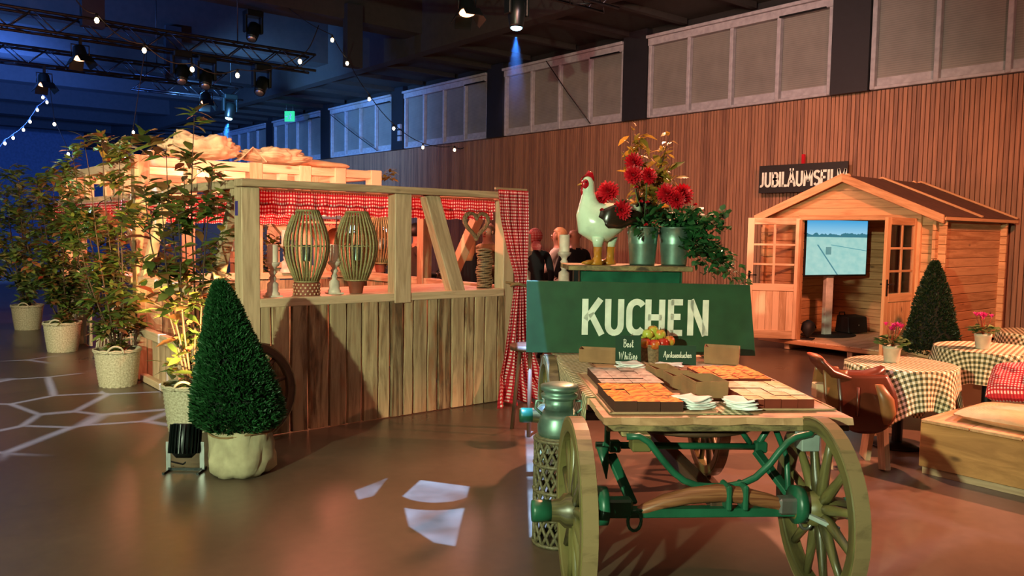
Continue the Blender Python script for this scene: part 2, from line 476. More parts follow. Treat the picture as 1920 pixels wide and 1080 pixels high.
# ------------------------------------------------------------------ mesh building
class MB:
    def __init__(s):
        s.v = []; s.f = []; s.u = []; s.sm = []; s.mi = []
    def add(s, vs, fs, us=None, smooth=False, mi=0):
        b = len(s.v)
        s.v += [tuple(p) for p in vs]
        for k, f in enumerate(fs):
            s.f.append([b + i for i in f])
            s.u.append(us[k] if us else [(0., 0.)] * len(f))
            s.sm.append(smooth); s.mi.append(mi)
        return s
    def box(s, c, d, rot=None, mi=0, taper=None):
        hx, hy, hz = d[0] / 2, d[1] / 2, d[2] / 2
        P = [V((x, y, z)) for z in (-hz, hz) for y in (-hy, hy) for x in (-hx, hx)]
        if taper:
            for p in P:
                if p.z > 0: p.x *= taper[0]; p.y *= taper[1]
        F = [(0, 2, 3, 1), (4, 5, 7, 6), (0, 1, 5, 4), (2, 6, 7, 3), (0, 4, 6, 2), (1, 3, 7, 5)]
        A = [(0, 1), (0, 1), (0, 2), (0, 2), (1, 2), (1, 2)]
        L = max(range(3), key=lambda i: d[i])
        US = []
        for f, (a, b) in zip(F, A):
            if a == L: a, b = b, a
            US.append([(P[i][a] + .13 * (a + 1), P[i][b]) for i in f])
        c = V(c)
        if rot is not None:
            M = rot if isinstance(rot, Matrix) else Euler(rot).to_matrix()
            P = [M @ p for p in P]
        return s.add([p + c for p in P], F, US, False, mi)
    def beam(s, a, b, w, h, up=(0, 0, 1), mi=0):
        a, b = V(a), V(b)
        z = (b - a); L = z.length; z.normalize()
        u = V(up)
        if abs(z.dot(u)) > .98: u = V((1, 0, 0))
        x = u.cross(z).normalized(); y = z.cross(x)
        M = Matrix((x, y, z)).transposed()
        return s.box((a + b) / 2, (w, h, L), M, mi)
    def tube(s, pts, r, n=8, closed=False, mi=0, cap=True, smooth=True):
        pts = [V(p) for p in pts]
        m = len(pts)
        rr = r if hasattr(r, '__len__') else [r] * m
        vs = []; us = []; al = 0
        ref = None
        for i, p in enumerate(pts):
            t = (pts[(i + 1) % m] - pts[i - 1]) if closed else (pts[min(i + 1, m - 1)] - pts[max(i - 1, 0)])
            t.normalize()
            if ref is None:
                ref = V((0, 0, 1)) if abs(t.z) < .9 else V((1, 0, 0))
            x = (ref - t * ref.dot(t)).normalized(); y = t.cross(x); ref = x
            if i: al += (p - pts[i - 1]).length
            for k in range(n):
                a = 2 * PI * k / n
                vs.append(p + (x * math.cos(a) + y * math.sin(a)) * rr[i])
                us.append((k / n * 2 * PI * rr[i], al))
        F = []; U = []
        for i in range(m if closed else m - 1):
            j = (i + 1) % m
            for k in range(n):
                q = (k + 1) % n
                f = (i * n + k, i * n + q, j * n + q, j * n + k)
                F.append(f); U.append([us[z] for z in f])
        s.add(vs, F, U, smooth, mi)
        if cap and not closed:
            b = len(s.v) - len(vs)
            for rng in (range(n - 1, -1, -1), range((m - 1) * n, m * n)):
                s.f.append([b + k for k in rng]); s.u.append([(.0, .0)] * n); s.sm.append(False); s.mi.append(mi)
        return s
    def lathe(s, prof, n=24, c=(0, 0, 0), mat=None, mi=0, fn=None, cap=False):
        c = V(c); vs = []; F = []; U = []; al = 0; L = []
        for i, (r, z) in enumerate(prof):
            if i: al += math.hypot(r - prof[i - 1][0], z - prof[i - 1][1])
            L.append(al)
            for k in range(n):
                a = 2 * PI * k / n
                q = r if fn is None else fn(r, z, a)
                p = V((q * math.cos(a), q * math.sin(a), z))
                vs.append((mat @ p if mat else p) + c)
        R = max(r for r, z in prof)
        for i in range(len(prof) - 1):
            for k in range(n):
                q = (k + 1) % n
                F.append((i * n + k, i * n + q, (i + 1) * n + q, (i + 1) * n + k))
                U.append([(k / n * 2 * PI * R, L[i]), ((k + 1) / n * 2 * PI * R, L[i]), ((k + 1) / n * 2 * PI * R, L[i + 1]), (k / n * 2 * PI * R, L[i + 1])])
        s.add(vs, F, U, True, mi)
        if cap:
            b = len(s.v) - len(vs)
            s.f.append([b + k for k in range(n - 1, -1, -1)]); s.f.append([b + (len(prof) - 1) * n + k for k in range(n)])
            for _ in (0, 1):
                s.u.append([(0., 0.)] * n); s.sm.append(False); s.mi.append(mi)
        return s
    def loft(s, secs, n=16, mi=0):
        vs = []; F = []; U = []
        for i, (c, a, b) in enumerate(secs):
            c, a, b = V(c), V(a), V(b)
            for k in range(n):
                t = 2 * PI * k / n
                vs.append(c + a * math.cos(t) + b * math.sin(t))
        for i in range(len(secs) - 1):
            for k in range(n):
                q = (k + 1) % n
                F.append((i * n + k, i * n + q, (i + 1) * n + q, (i + 1) * n + k)); U.append([(k / n, i * .1), ((k + 1) / n, i * .1), ((k + 1) / n, i * .1 + .1), (k / n, i * .1 + .1)])
        F.append(tuple(range(n - 1, -1, -1))); F.append(tuple((len(secs) - 1) * n + k for k in range(n)))
        U += [[(0., 0.)] * n] * 2
        return s.add(vs, F, U, True, mi)
    def grid(s, fn, nu, nv, mi=0, smooth=True, uvf=None):
        vs = []; us = []
        for j in range(nv + 1):
            for i in range(nu + 1):
                u, v = i / nu, j / nv
                vs.append(V(fn(u, v))); us.append(uvf(u, v) if uvf else (u, v))
        F = []; U = []
        for j in range(nv):
            for i in range(nu):
                a = j * (nu + 1) + i
                f = (a, a + 1, a + nu + 2, a + nu + 1)
                F.append(f); U.append([us[k] for k in f])
        return s.add(vs, F, U, smooth, mi)
    def ball(s, c, r, n=12, mi=0, m=None):
        r = r if hasattr(r, '__len__') else (r, r, r)
        c = V(c)
        vs = []; F = []
        h = n // 2
        for j in range(h + 1):
            p = PI * j / h
            for i in range(n):
                t = 2 * PI * i / n
                q = V((r[0] * math.sin(p) * math.cos(t), r[1] * math.sin(p) * math.sin(t), r[2] * math.cos(p)))
                vs.append((m @ q if m else q) + c)
        for j in range(h):
            for i in range(n):
                k = (i + 1) % n
                F.append((j * n + i, (j + 1) * n + i, (j + 1) * n + k, j * n + k))
        uv_ = [(2 * PI * i / n * max(r), PI * j / h * max(r)) for j in range(h + 1) for i in range(n)]
        return s.add(vs, F, [[uv_[k] for k in f] for f in F], True, mi)
    def ribbon(s, pts, w, z0, z1, mi=0):
        # a flat painted stroke in the xz plane of the part, standing z0..z1 proud in y
        pts = [V((p[0], p[1])) for i, p in enumerate(pts) if not i or math.dist(p, pts[i - 1]) > 1e-6]
        n = len(pts); L = []; Rr = []
        closed = n > 2 and (pts[0] - pts[-1]).length < 1e-6
        for i, p in enumerate(pts):
            d0 = (p - pts[i - 1]) if i else (p - pts[-2] if closed else pts[1] - p)
            d1 = (pts[i + 1] - p) if i < n - 1 else (pts[1] - p if closed else p - pts[i - 1])
            d0 = d0.normalized(); d1 = d1.normalized()
            t = (d0 + d1)
            t = t.normalized() if t.length > .2 else d0
            nn = V((-t.y, t.x))
            k = w / 2 / max(.6, abs(nn.dot(V((-d0.y, d0.x)))))
            L.append(p + nn * k); Rr.append(p - nn * k)
        vs = []
        for a, b in zip(L, Rr):
            vs += [(a.x, z1, a.y), (b.x, z1, b.y), (a.x, z0, a.y), (b.x, z0, b.y)]
        F = []
        for i in range(n - 1):
            a = 4 * i; b = a + 4
            F += [(a, b, b + 1, a + 1), (a, a + 2, b + 2, b), (a + 1, b + 1, b + 3, a + 3)]
        F += [(0, 1, 3, 2), (4 * n - 4, 4 * n - 2, 4 * n - 1, 4 * n - 3)]
        return s.add(vs, F, None, False, mi)
    def mesh(s, name, mats, bevel=0):
        me = bpy.data.meshes.new(name)
        me.from_pydata(s.v, [], s.f)
        ul = me.uv_layers.new(name='UVMap')
        ul.data.foreach_set('uv', [c for f in s.u for uv in f for c in uv])
        me.polygons.foreach_set('use_smooth', s.sm)
        for m in (mats if isinstance(mats, (list, tuple)) else [mats]):
            me.materials.append(MATS[m] if isinstance(m, str) else m)
        me.polygons.foreach_set('material_index', s.mi)
        if bevel:
            bm = bmesh.new(); bm.from_mesh(me)
            bmesh.ops.bevel(bm, geom=[e for e in bm.edges if e.is_manifold], offset=bevel, segments=1, affect='EDGES', clamp_overlap=True)
            bm.to_mesh(me); bm.free()
        me.update()
        return me
    def build(s, name, mats, parent=None, loc=(0, 0, 0), rot=(0, 0, 0), bevel=0, solid=0, kind=None, label=None):
        o = bpy.data.objects.new(name, s.mesh(name, mats, bevel))
        COL.objects.link(o)
        o.location = loc; o.rotation_euler = rot
        if parent: o.parent = parent
        if solid:
            md = o.modifiers.new('thick', 'SOLIDIFY'); md.thickness = solid; md.offset = 0
        if kind: o['kind'] = kind
        if label: o['label'] = label
        return o

def inst(name, me, parent=None, loc=(0, 0, 0), rot=(0, 0, 0), scale=None):
    o = bpy.data.objects.new(name, me)
    COL.objects.link(o)
    o.location = loc; o.rotation_euler = rot
    if scale is not None: o.scale = scale if hasattr(scale, '__len__') else (scale,) * 3
    if parent: o.parent = parent
    return o
def tag(o, label, cat, group=None):
    o['label'] = label; o['category'] = cat
    if group: o['group'] = group
    return o
def thing(name, label, cat, loc=(0, 0, 0), rz=0, group=None):
    o = bpy.data.objects.new(name, None)
    COL.objects.link(o)
    o.empty_display_size = .1
    o.location = loc; o.rotation_euler = (0, 0, rz)
    return tag(o, label, cat, group)
def struct(o):
    o['kind'] = 'structure'
    return o
KIDS = {}
def dup(root, loc, rz=None, label=None, group=None, scale=None):
    r = root.copy(); COL.objects.link(r); r.location = loc
    if rz is not None: r.rotation_euler = (0, 0, rz)
    if scale: r.scale = (scale,) * 3
    if label: r['label'] = label
    if group: r['group'] = group
    for ch in list(root.children):
        c = ch.copy(); COL.objects.link(c); c.parent = r
        for g in list(ch.children):
            d = g.copy(); COL.objects.link(d); d.parent = c
    return r

# strokes for hand painted capitals, x to 1 wide, height 1
def arc(cx, cy, rx, ry, a0, a1, n=12):
    return [(cx + rx * math.cos(math.radians(a0 + (a1 - a0) * i / n)), cy + ry * math.sin(math.radians(a0 + (a1 - a0) * i / n))) for i in range(n + 1)]
CAPS = {
 'A': (.56, [[(.02, 0), (.28, 1)], [(.28, 1), (.54, 0)], [(.12, .33), (.44, .33)]]),
 'B': (.5, [[(.08, 0), (.08, 1)], [(.08, .93), (.28, .93)] + arc(.28, .73, .15, .2, 90, -90, 8) + [(.08, .53)], [(.08, .53), (.28, .53)] + arc(.28, .295, .19, .235, 90, -90, 8) + [(.08, .06)]]),
 'C': (.48, [arc(.3, .68, .22, .25, 35, 180, 8) + [(.08, .32)] + arc(.3, .32, .22, .25, 180, 325, 8)]),
 'E': (.44, [[(.08, 0), (.08, 1)], [(.08, .93), (.42, .93)], [(.08, .52), (.36, .52)], [(.08, .07), (.42, .07)]]),
 'F': (.42, [[(.08, 0), (.08, 1)], [(.08, .93), (.41, .93)], [(.08, .52), (.35, .52)]]),
 'H': (.54, [[(.08, 0), (.08, 1)], [(.46, 0), (.46, 1)], [(.08, .5), (.46, .5)]]),
 'I': (.18, [[(.09, 0), (.09, 1)]]),
 'J': (.34, [[(.26, 1), (.26, .25)] + arc(.1, .25, .16, .18, 0, -110, 7)]),
 'K': (.54, [[(.08, 0), (.08, 1)], [(.46, 1), (.1, .42)], [(.22, .6), (.5, 0)]]),
 'L': (.4, [[(.08, 1), (.08, 0)], [(.08, .07), (.39, .07)]]),
 'M': (.66, [[(.07, 0), (.09, 1)], [(.09, 1), (.33, .3)], [(.33, .3), (.57, 1)], [(.57, 1), (.59, 0)]]),
 'N': (.56, [[(.08, 0), (.08, 1)], [(.08, 1), (.48, 0)], [(.48, 0), (.48, 1)]]),
 'S': (.46, [arc(.25, .74, .18, .2, 30, 270, 9) + arc(.25, .29, .19, .23, 90, -150, 9)]),
 'T': (.46, [[(.23, 0), (.23, 1)], [(.02, .93), (.44, .93)]]),
 'U': (.52, [[(.08, 1), (.08, .28)] + arc(.26, .28, .18, .22, 180, 360, 9) + [(.44, 1)]]),
}
CAPS['Ä'] = (.56, CAPS['A'][1] + [[(.12, 1.12), (.22, 1.12)], [(.34, 1.12), (.44, 1.12)]])
SCR = {  # thin chalk script
 'B': (.46, [[(.1, .02), (.14, .98)], [(.02, .9), (.2, .99), (.4, .88), (.36, .62), (.14, .53)], [(.14, .53), (.38, .48), (.44, .2), (.26, 0), (.06, .06)]]),
 'W': (.7, [[(.04, .95), (.1, .05), (.3, .8), (.4, .05), (.62, 1.)]]),
 'A': (.56, [[(.02, .02), (.16, .3), (.34, 1), (.44, .9), (.46, 0)], [(.1, .42), (.5, .45)]]),
 'e': (.3, [[(.02, .2), (.24, .3), (.2, .46), (.1, .46), (.04, .2), (.12, .0), (.3, .1)]]),
 's': (.26, [[(.02, .1), (.16, .48), (.22, .2), (.12, 0), (.02, .04)]]),
 't': (.24, [[(.14, .9), (.08, .1), (.14, 0), (.24, .1)], [(.0, .58), (.24, .6)]]),
 'h': (.34, [[(.04, 0), (.12, .95)], [(.06, .25), (.2, .48), (.26, .35), (.24, .05), (.34, .08)]]),
 'i': (.18, [[(.08, .46), (.06, .06), (.16, .06)], [(.1, .64), (.12, .7)]]),
 'p': (.34, [[(.1, .48), (.04, -.38)], [(.1, .4), (.22, .48), (.3, .3), (.22, .04), (.08, .06)]]),
 'r': (.24, [[(.06, .46), (.06, 0)], [(.06, .3), (.16, .47), (.24, .44)]]),
 'k': (.32, [[(.06, 0), (.12, .95)], [(.28, .46), (.08, .22), (.3, .0)]]),
 'a': (.34, [[(.26, .44), (.1, .46), (.04, .18), (.12, 0), (.24, .16), (.27, .46), (.26, .06), (.34, .06)]]),
 'o': (.32, [arc(.15, .23, .12, .23, 90, 450, 10) + [(.32, .4)]]),
 'n': (.36, [[(.05, .46), (.06, 0)], [(.06, .3), (.2, .48), (.27, .38), (.26, .04), (.36, .08)]]),
 'u': (.36, [[(.05, .46), (.06, .1), (.14, 0), (.26, .14), (.28, .46), (.28, .06), (.36, .08)]]),
 'c': (.28, [[(.24, .42), (.14, .48), (.04, .24), (.12, 0), (.28, .08)]]),
}
def write(mb, text, font, h, x, z, wd, gap=.08, xs=1., y0=0., y1=-.0015):
    for chh in text:
        if chh == ' ':
            x += .28 * h * xs; continue
        w_, st = font[chh]
        for s_ in st:
            mb.ribbon([(x + p[0] * h * xs, z + p[1] * h) for p in s_], wd, y0, y1)
        x += (w_ + gap) * h * xs
    return x
def text_len(text, font, h, gap=.08, xs=1.):
    return sum((.28 if c == ' ' else font[c][0] + gap) for c in text) * h * xs
# ------------------------------------------------------------------ the hall
def beamline(name, y, x0, x1, z0, z1, wd, m, k='structure'):
    o = MB().box(((x0 + x1) / 2, y, (z0 + z1) / 2), (x1 - x0, wd, z1 - z0)).build(name, m)
    o['kind'] = k
    return o
WX = 12.8
struct(MB().box((-5, 18, -.05), (36.2, 64, .1)).build('floor', 'polished_floor'))
struct(MB().box((-5, 18, 7.7), (36.2, 64, .1)).build('ceiling', 'ceiling_blue_panel'))
wr = struct(MB().box((WX + .12, 18, 2.0), (.2, 64, 4.0)).build('wall_right', 'wall_paint'))
struct(MB().box((WX + .12, 18, 6.6), (.2, 64, 2.2)).build('wall_right_upper', 'hall_black'))
struct(MB().box((-22.9, 18, 3.85), (.2, 64, 7.7)).build('wall_left', 'wall_paint'))
struct(MB().box((-5, 49.9, 3.85), (36, .2, 7.7)).build('wall_back', 'ceiling_blue_panel'))
struct(MB().box((-5, -13.9, 3.85), (36, .2, 7.7)).build('wall_front', 'wall_paint'))
# slatted cladding of the right wall, one board per slat near the camera
me_slat = MB().box((0, 0, 1.97), (.035, .056, 3.94)).mesh('slat', 'slat_wood')
PITCH_S = .07
for i in range(300):
    inst('slat', me_slat, wr, (WX - .0, 3.3 + i * PITCH_S, .01))
far = MB()
for i in range(300, 660):
    far.box((WX, 3.3 + i * PITCH_S, 1.98), (.035, .056, 3.94))
for i in range(1, 60):
    far.box((WX, 3.3 - i * PITCH_S, 1.98), (.035, .056, 3.94))
far.build('far_slats', 'slat_wood', wr, kind='stuff')
# window bays between dark columns
Z0, Z1 = 3.965, 5.50
me_mull = MB().box((0, 0, (Z1 - Z0) / 2), (.10, .075, Z1 - Z0)).mesh('mullion', 'window_frame', .008)
me_blind = MB().box((0, 0, (Z1 - Z0) / 2 + .02), (.012, .93, Z1 - Z0 - .2)).mesh('blind_panel', 'window_blind')
me_bar = MB().box((0, 0, 0), (.03, .93, .16)).mesh('bottom_bar', 'window_frame')
for k in range(-1, 9):
    yc = 6.97 + 4.66 * k
    c = struct(MB().box((WX - .02, yc, 4.85), (.26, .64, 1.8)).build('column', 'column_paint'))
    if k in (3,):
        b = MB()
        for z_ in (4.25, 4.42, 4.6):
            b.box((WX - .17, yc - .2, z_), (.08, .14, .13))
        b.build('wall_socket_box', 'window_frame', c)
    if k > 7: break
    ya, yb = yc + .33, yc + 4.33
    f = MB()
    f.box((WX - .05, (ya + yb) / 2, Z1 - .03), (.16, yb - ya, .15))
    f.box((WX - .10, (ya + yb) / 2, Z1 + .06), (.2, yb - ya, .06))
    f.box((WX - .03, (ya + yb) / 2, Z0 + .02), (.12, yb - ya, .05))
    fr = struct(f.build('window_%d' % (k + 2), 'window_frame', bevel=.006))
    for j in range(5):
        inst('mullion', me_mull, fr, (WX - .06, ya + .04 + j * (yb - ya - .08) / 4, Z0))
    for j in range(4):
        inst('blind_panel', me_blind, fr, (WX + .0, ya + .04 + (j + .5) * (yb - ya - .08) / 4, Z0))
        inst('bottom_bar', me_bar, fr, (WX + .0, ya + .04 + (j + .5) * (yb - ya - .08) / 4, Z0 + .1))
    vt = MB().beam((WX - .12, ya + .12, Z1 - .10), (WX - .12, ya + 1.0, Z1 - .10), .03, .03).build('opener_rod', 'black_metal', fr)
# low soffit along the windows with cross ribs and a long edge beam
struct(MB().box((11.65, 18, 5.82), (2.5, 64, .1)).build('soffit', 'ceiling_dark'))
struct(MB().box((10.42, 18, 6.65), (.30, 64, 2.0)).build('beam_edge', 'ceiling_dark'))
for i in range(30):
    beamline('rib', -2 + i * 1.55, 10.5, 12.7, 5.66, 5.78, .12 if i % 3 else .3, 'ceiling_dark')
for k in range(-1, 9):
    beamline('beam_cross', 6.97 + 4.66 * k, -22, 10.3, 6.05, 7.65, .7, 'ceiling_dark')
for k, xs in ((2, (3.45, 8.5)), (3, (1.0, 6.2))):
    for x in xs:
        struct(MB().box((x, 6.97 + 4.66 * k - .4, 5.7), (.36, .2, 1.3)).build('hanger_post', 'hall_black'))
# curved acoustic sails in the bays
for k, (xa, xb) in ((2, (-4, 4.6)), (3, (-6, 3.2)), (1, (-6, 5))):
    yc = 6.97 + 4.66 * k + 2.33
    s_ = MB().grid(lambda u, v: (xa + (xb - xa) * u, yc - 1.7 + 3.4 * v, 7.25 - .75 * math.sin(PI * u) ** 2 - .1 * math.sin(PI * v)), 18, 4).build('ceiling_sail', 'duct_grey', solid=.03)
    struct(s_)
# ventilation duct and pale light panels under the high ceiling
for x, y, wd in ((8.9, 24.5, .9), (8.9, 20.4, 1.0), (3.7, 26.7, 1.3), (8.8, 36.0, 1.5), (2.4, 30.0, 1.2), (5.6, 33.0, 1.2)):
    t = thing('ceiling_light_panel', 'unlit white ceiling light panel at x %d' % x, 'light', (x, y, 7.3))
    t['label'] = {8.9: 'unlit square light panel high under the roof near the long beam', 3.7: 'unlit light panel in the corner of the blue lit roof', 8.8: 'unlit long light panel far down the roof by the windows', 2.4: 'unlit light panel deep in the blue roof above the string lights', 5.6: 'unlit light panel far back between the lighting trusses'}[x]
    if y == 20.4: t['label'] = 'unlit square light panel nearest above the cross beam'
    MB().box((0, 0, 0), (wd, wd * .45, .05)).build('housing', 'black_metal', t)
    MB().box((0, 0, -.03), (wd - .06, wd * .45 - .06, .02)).build('diffuser', 'porcelain', t)
    MB().box((0, 0, .18), (.03, .03, .32)).build('hanger', 'black_metal', t)

def truss(label, x0, x1, y, z, sz=.32):
    t = thing('lighting_truss', label, 'truss', (x0, y, z))
    L = x1 - x0
    for dy in (0, sz):
        for dz in (0, sz):
            MB().tube([(0, dy, dz), (L, dy, dz)], .026, 6).build('chord', 'truss_metal', t)
    b = MB(); n = int(L / .36)
    for i in range(n):
        a, c = i * L / n, (i + 1) * L / n
        q = i % 2
        for dy in (0, sz): b.tube([(a, dy, sz * q), (c, dy, sz * (1 - q))], .012, 4)
        for dz in (0, sz): b.tube([(a, sz * q, dz), (c, sz * (1 - q), dz)], .012, 4)
    b.build('brace_lattice', 'truss_metal', t, kind='stuff')
    for x in (L * .12, L * .5, L * .9):
        MB().tube([(x, sz / 2, sz), (x, sz / 2, 7.6 - z)], .012, 5).build('hanging_chain', 'black_metal', t)
truss('dark lighting truss crossing the blue roof, nearest of the trusses in view', -8, 7.6, 15.8, 4.85)
truss('dark lighting truss farther back, second across the blue roof', -8, 6.9, 18.9, 4.8)
truss('short dark truss farthest back near the blue beam', 5.4, 8.0, 20.8, 4.85)
truss('dark lighting truss overhead, above the top of the picture', -4, 9.5, 9.1, 5.14)

def par_can(label, p, tgt, drop=.16):
    t = thing('stage_lamp', label, 'stage light', p)
    d = (V(tgt) - V(p)).normalized()
    q = d.to_track_quat('-Z', 'Y').to_matrix()
    MB().lathe([(.07, .2), (.1, .16), (.12, 0), (.13, -.02)], 16, mat=q, cap=True).build('housing', 'par_black', t)
    MB().ball(q @ V((0, 0, -.025)), (.115, .115, .035), 14, m=q).build('lens', 'par_glow', t)
    for k in range(4):
        a = k * PI / 2
        M2 = q @ Matrix.Rotation(a, 3, 'Z')
        c = M2 @ V((0, .17, -.09))
        MB().box(c, (.24, .012, .17), M2 @ Matrix.Rotation(.55, 3, 'X')).build('barn_door', 'par_black', t)
    MB().tube([(-.14, 0, 0), (-.14, 0, .2), (.14, 0, .2), (.14, 0, 0)], .012, 5).build('yoke', 'par_black', t)
    MB().box((0, 0, .19 + drop / 2), (.05, .05, drop)).build('hook_clamp', 'par_black', t)
par_can('stage lamp with glowing barn doors on the nearest truss at left', (3.23, 15.8, 4.50), (3.5, 14.8, .6))
par_can('stage lamp with glowing barn doors on the second truss, lowest at far left', (3.2, 18.9, 4.44), (3.4, 17.9, 0))
par_can('stage lamp with glowing barn doors beside the dark moving heads', (6.42, 18.9, 4.44), (6.3, 17.9, 0))
par_can('brightest stage lamp overhead, near the top edge beside the blue beam lamp', (6.58, 9.1, 4.58), (6.3, 7.9, .0), .40)

def mover(label, p, tgt, lit=False):
    t = thing('moving_head_light', label, 'stage light', p)
    d = (V(tgt) - V(p)).normalized()
    q = d.to_track_quat('-Z', 'Y').to_matrix()
    MB().box((0, 0, .34), (.34, .26, .12)).build('base_box', 'par_black', t, bevel=.02)
    for s_ in (-1, 1):
        MB().box((s_ * .16, 0, .14), (.05, .14, .34)).build('yoke_arm', 'par_black', t, bevel=.012)
    MB().lathe([(.06, .2), (.12, .15), (.13, 0), (.11, -.16), (.1, -.2)], 16, mat=q, cap=True).build('head', 'par_black', t)
    MB().ball(q @ V((0, 0, -.20)), (.085, .085, .04), 14, m=q).build('lens', 'beam_glow' if lit else 'steel', t)
mover('moving head lamp throwing a blue beam above the exit sign', (7.66, 20.8, 4.55), (7.2, 20.7, 2), True)
mover('moving head lamp throwing a blue beam down near the top of the picture', (7.57, 9.26, 4.75), (7.60, 9.32, 2), True)
for i, (p, l) in enumerate((((4.95, 15.9, 4.46), 'unlit moving head lamp, leftmost of the dark pair under the truss'), ((5.4, 15.9, 4.42), 'unlit moving head lamp, right of the dark pair under the truss'), ((6.35, 15.96, 5.46), 'unlit moving head lamp standing on top of the nearest truss'), ((6.45, 15.8, 4.4), 'unlit moving head lamp hanging near the right end of the truss'))):
    mover(l, p, (4, 13, 0))

def string_lights(label, pts, m='bulb_glow', r=.035, ends=None, sag=.12):
    t = thing('string_lights', label, 'string lights', pts[0])
    o = V(pts[0])
    P_ = [V(p) for p in pts]
    path = ([V(ends[0])] if ends else []) + [p + V((0, 0, .10)) for p in P_] + ([V(ends[1])] if ends else [])
    c = []
    for a, b in zip(path, path[1:]):
        for i in range(6):
            u = i / 6
            q = a.lerp(b, u); q.z -= sag * math.sin(PI * u)
            c.append(q - o)
    c.append(path[-1] - o)
    MB().tube(c, .009, 5).build('cable', 'cable_black', t)
    for p in P_:
        MB().lathe([(.018, .10), (.02, .05), (.016, .04)], 8, p - o, cap=True).build('socket', 'cable_black', t)
        MB().ball(p - o, (r, r, r * 1.25), 8).build('bulb', m, t)
string_lights('string of warm bulbs hanging under the nearest truss', [(2.99, 13.5, 4.65), (3.65, 13.5, 4.31), (4.37, 13.5, 4.12), (5.1, 13.5, 4.12), (6.2, 13.5, 4.5)], ends=((2.6, 13.5, 5.1), (6.6, 13.6, 5.2)))
string_lights('string of warm bulbs running from the roof beam to the slatted wall', [(7.57, 15, 5.33), (8.16, 15.5, 5.03), (9.07, 16.2, 4.48), (10.06, 16.8, 3.98), (11.2, 17.3, 3.66), (12.37, 17.6, 3.7)], ends=((7.1, 16.0, 6.06), (12.77, 17.75, 3.8)), sag=.05)
string_lights('curved string of small white bulbs at the far left', [(3.16, 24, 3.6), (3.34, 24, 3.75), (3.57, 24, 3.97), (3.72, 24, 4.19), (3.89, 24, 4.5), (4.11, 24, 4.72), (4.02, 24, 4.83)], 'bulb_glow_far', .034, ends=((2.9, 24, 3.3), (4.0, 24, 5.2)), sag=.02)
string_lights('hanging string of two white bulbs above the far shrubs', [(3.556, 20, 3.755), (3.81, 20, 3.137)], 'bulb_glow_far', .032, ends=((3.3, 19.2, 4.82), (4.0, 20, 2.7)), sag=0)
string_lights('steep string of white bulbs beside the duck on the timber frame', [(4.116, 16, 3.309), (4.049, 16, 3.063), (3.955, 16, 2.846), (3.854, 16, 2.658), (3.754, 16, 2.509)], 'bulb_glow_far', .026, ends=((4.3, 15.81, 4.86), (3.6, 16, 2.3)), sag=0)

t = thing('exit_sign', 'green glowing emergency exit sign hanging above the windows', 'sign', (11.75, 26.4, 5.35), math.radians(-50))
MB().box((0, 0, 0), (.34, .06, .34)).build('light_box', 'exit_glow', t)
e = MB(); e.ball((.05, -.034, .08), (.025, .005, .025), 8)
e.ribbon([(.05, .05), (.03, -.03), (.07, -.1)], .03, -.032, -.034); e.ribbon([(.03, -.03), (-.04, -.1)], .03, -.032, -.034); e.ribbon([(.09, .03), (.0, .02)], .02, -.032, -.034)
e.ribbon([(-.14, .0), (-.06, .0)], .04, -.032, -.034)
e.build('running_figure_mark', 'porcelain', t)
for s_ in (-.12, .12): MB().tube([(s_, 0, .17), (s_, 0, .4)], .006, 5).build('suspension_rod', 'steel', t)
for i, (a, b) in enumerate((((12.55, 25.1, 5.4), (12.6, 22.0, 3.98)), ((12.5, 14.2, 5.5), (12.62, 12.85, 3.98)))):
    t = MB().tube([a, V(a).lerp(V(b), .5) - V((0, 0, .03)), b], .012, 5).build('cable', 'cable_black')
    tag(t, ('black cable slanting across the blue lit windows', 'black cable slanting across the grey windows above the rooster')[i], 'cable')
# ------------------------------------------------------------------ the timber stall in front
FY = 6.08
st = thing('market_stall', 'timber market stall counter clad in rough bark-edged boards with gingham valance', 'stall', (2.45, 6.1, 0))
SO = V((2.45, 6.1, 0))
def sb(name, a, b, w_, h_, m='pine', up=(0, 0, 1), bev=.006, par=None, o=None):
    mb = MB().beam(V(a) - (SO if o is None else o), V(b) - (SO if o is None else o), w_, h_, up)
    return mb.build(name, m, par or st, bevel=bev)
Yf = (0, 1, 0)
sb('post', (2.39, 6.15, 0), (2.39, 6.15, 1.94), .145, .15, up=Yf)
sb('post', (3.737, 6.13, 1.0), (3.737, 6.13, 1.945), .165, .13, up=Yf)
sb('post', (4.93, 6.16, 0), (4.93, 6.16, 1.945), .13, .14, up=Yf)
sb('brace', (4.05, 6.15, 1.955), (4.355, 6.15, 1.06), .15, .11, up=Yf)
sb('top_rail', (2.31, 6.13, 1.975), (5.03, 6.13, 1.975), .16, .06)
sb('side_rail', (2.39, 6.2, 1.97), (2.39, 9.06, 1.97), .1, .07)
sb('side_rail', (4.95, 6.2, 1.97), (4.95, 9.06, 1.97), .1, .07)
sb('sill', (2.46, 6.12, 1.052), (4.87, 6.12, 1.052), .09, .07)
for i in range(4):
    sb('counter_board', (2.47, 6.27 + i * .215, 1.066), (4.85, 6.27 + i * .215, 1.066), .21, .035)
edges = [2.455, 2.555, 2.713, 2.863, 3.046, 3.206, 3.35, 3.504, 3.625, 3.754, 3.858, 4.01, 4.119, 4.266, 4.416, 4.521, 4.646, 4.8, 4.9]
